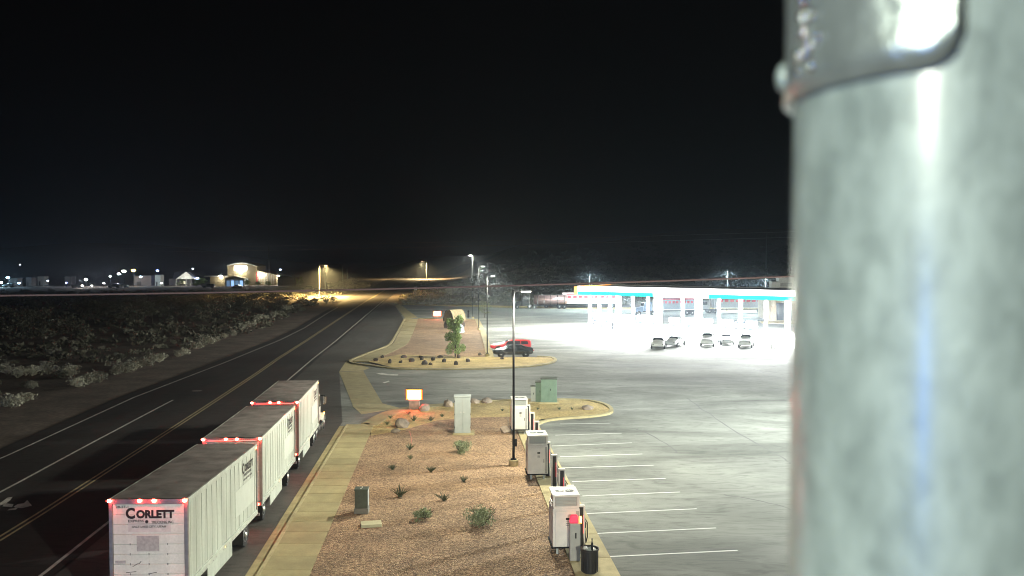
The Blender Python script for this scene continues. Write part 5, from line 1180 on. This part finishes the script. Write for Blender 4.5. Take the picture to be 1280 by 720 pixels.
# sheds and vehicles seen as small pale shapes
def shed(label, px, py0, py1, w, Y, m, col=None):
    a = at(px, py0, Y); b = at(px, py1, Y); t = thing('small_shed', label, 'shed', (a.x, Y, 0), 0, 'small sheds across the flat'); h = a.z; w = w * Y / FPX
    k = MB(); k.box((0, 2, h / 2), (w, 4, h)); k.build('wall', m, t)
    k = MB(); k.box((0, 2, h + .12), (w + .5, 4.6, .25)); k.build('roof', m_roofd, t)
    k = MB(); k.box((-w * .2, -.03, .95), (w * .25, .08, 1.9)); k.build('door', m_roofd, t)
for a in (('pale square shed at far left across the flat', 51, 345.5, 352, 8, 410, m_hwhite), ('low dark shed left of the bright white lamp', 36, 347, 355, 7, 400, m_greyh), ('grey shed beside the leftmost blue lights', 16, 348, 356, 12, 395, m_greyh), ('low blue-lit workshop beside the starry lamp', 178, 345, 352, 22, 405, m_greyh), ('small shed left of the white lamp across the flat', 85, 346, 353, 8, 415, m_greyh), ('narrow pale hut left of the gable porch house', 197, 344, 352, 7, 400, m_hwhite)): shed(*a)
far_cars([(160, 356, 380, 's', R(80), 'pale car parked below the starry white lamp'), (150, 357, 372, 'v', R(95), 'dim vehicle parked left of the pale car across the flat'), (103, 357, 375, 's', R(85), 'car parked under the white lamp across the flat'), (268, 359, 372, 'v', R(100), 'vehicle parked in front of the hall left wing'), (303, 361, 366, 's', R(88), 'car parked before the hall porch'), (392, 360, 345, 'v', R(90), 'light vehicle parked left of the amber street lamp'), (406, 362, 335, 's', R(86), 'car glowing amber right of the amber street lamp'), (18, 356, 380, 'v', R(90), 'vehicle parked by the leftmost blue lights')])
# hall garden trees
for i, (px, h, r) in enumerate(((262, 4.2, 2.2), (255, 3.2, 1.8), (236, 3.6, 1.5), (378, 4.0, 1.4), (383, 5.0, 1.2), (317, 3.0, 1.6), (331, 2.6, 1.6), (343, 2.6, 1.5))):
    tree(['round bright tree at the left corner of the lit hall', 'small dim tree left of the bright round one', 'slim tree right of the gable porch house', 'bright conifer right of the grey shed', 'second conifer right of the grey shed', 'low tree at the hall porch corner', 'low tree below the tan right wing', 'low tree near the hall end wing'][i], (hx(px), HY - 10, 0), h, r, 500, 500 + i, .3 if i not in (3, 4) else .8, m_lime, 'garden_tree', .4)
# small lamps of the town
def town_lamp(label, px, py, Y, power, col, strength, size=.5, g_='small lamps across the flat'):
    a = at(px, py, Y); t = thing('yard_lamp', label, 'lamp', (a.x, Y, 0), 0, g_)
    k = MB(); k.cyl((0, 0, 0), (0, 0, a.z), .1, .08, 6); k.build('pole', m_dark, t)
    k = MB(); k.ball((0, -.1, a.z), (size * 1.4, size * .7, size * .8), 10, 6); k.build('bulb', glow('bulb', col, strength), t)
    if power: lamp('POINT', 'bulb_light', t, (0, -1.2, a.z), power, col, shadow_soft_size=.4)
for a in (('bright blue-white lamp at far left', 10, 347, 385, 1500, (.45, .75, 1), 60), ('blue-white lamp at the left picture edge', 1.5, 353, 380, 900, (.45, .8, 1), 60), ('bright white lamp across the flat', 107.5, 349.5, 390, 1500, (.95, .97, 1), 80), ('starry blue-white lamp across the flat', 148.5, 342.5, 395, 1500, (.8, .85, 1), 90), ('flat white light beside the starry lamp', 155, 339, 400, 0, (1, 1, .85), 5, .8), ('small orange lamp across the flat', 167, 338, 400, 300, (1, .6, .15), 12, .7), ('small blue lamp left of the porch house', 197, 338.3, 405, 200, (.25, .35, 1), 25, .45), ('small bluish lamp right of the porch house', 247, 347.8, 405, 200, (.45, .55, 1), 12, .6), ('tiny white lamp above the porch house right', 241, 336, 410, 0, (.8, .85, 1), 6, .35), ('lamp lighting the blue workshop', 176, 346, 396, 700, (.6, .85, 1), 15, .5), ('small blue lamp at left across the flat', 83, 353.5, 390, 100, (.3, .35, 1), 10, .35), ('tiny bluish lamp above the hall right wing', 350.5, 337, 420, 0, (.5, .7, 1), 10, .4), ('small white lamp left of the lit workshop', 138, 345.5, 398, 200, (.9, .95, 1), 12, .4), ('low white lamp between shed and workshop', 130, 354, 385, 150, (1, 1, .95), 10, .4), ('dim white lamp near the pale square shed', 60, 351, 395, 200, (.8, .9, 1), 8, .35), ('faint high lamp on the far left hillside', 25, 331, 700, 0, (.9, .95, 1), 4, .5), ('low bluish lamp at far left by the vehicle', 24, 354, 388, 250, (.4, .7, 1), 16, .5), ('white lamp right of the small blue one', 115, 357, 378, 120, (1, .98, .9), 9, .35), ('cool lamp beside the narrow pale hut', 202, 354, 392, 250, (.8, 1, .95), 9, .4), ('lamp among vehicles at far left', 103, 357, 370, 300, (1, .95, .9), 10, .4)): town_lamp(*a)

# lit pylon across the highway, behind the viewpoint: its reflection streaks the steel pole
t = thing('pylon_sign', 'tall blue lit pylon sign across the highway, behind the viewpoint', 'sign', (-34, -30.5, 0), R(-42))
k = MB(); k.box((0, 0, 6.0), (1.9, .5, 9)); cs_ = k.build('sign_cabinet', m_steel, t, bevel=.03)
k = MB(); k.box((0, .28, 6.0), (1.7, .06, 8.6)); k.build('lit_face', glow('pylon_blue', (.015, .24, 1), 70), cs_)
for s in (-.6, .6): k = MB(); k.box((s, 0, .75), (.25, .25, 1.5)); k.build('leg', m_steel, t)

# ------------------------------------------------------------------ night haze that catches the station's light
k = MB(); k.box((0, 1900, 38), (5600, 4900, 80)); hz_o = k.build('haze', None)
hm = bpy.data.materials.new('haze_air'); hm.use_nodes = True; N = hm.node_tree.nodes; N.remove(N['Principled BSDF'])
pv = N.new('ShaderNodeVolumePrincipled'); pv.inputs['Color'].default_value = (.72, .84, 1, 1); pv.inputs['Density'].default_value = .00052; pv.inputs['Anisotropy'].default_value = .7
hm.node_tree.links.new(pv.outputs[0], N['Material Output'].inputs['Volume'])
hz_o.data.materials.clear(); hz_o.data.materials.append(hm); tag(hz_o, 'thin night haze', kind='stuff')
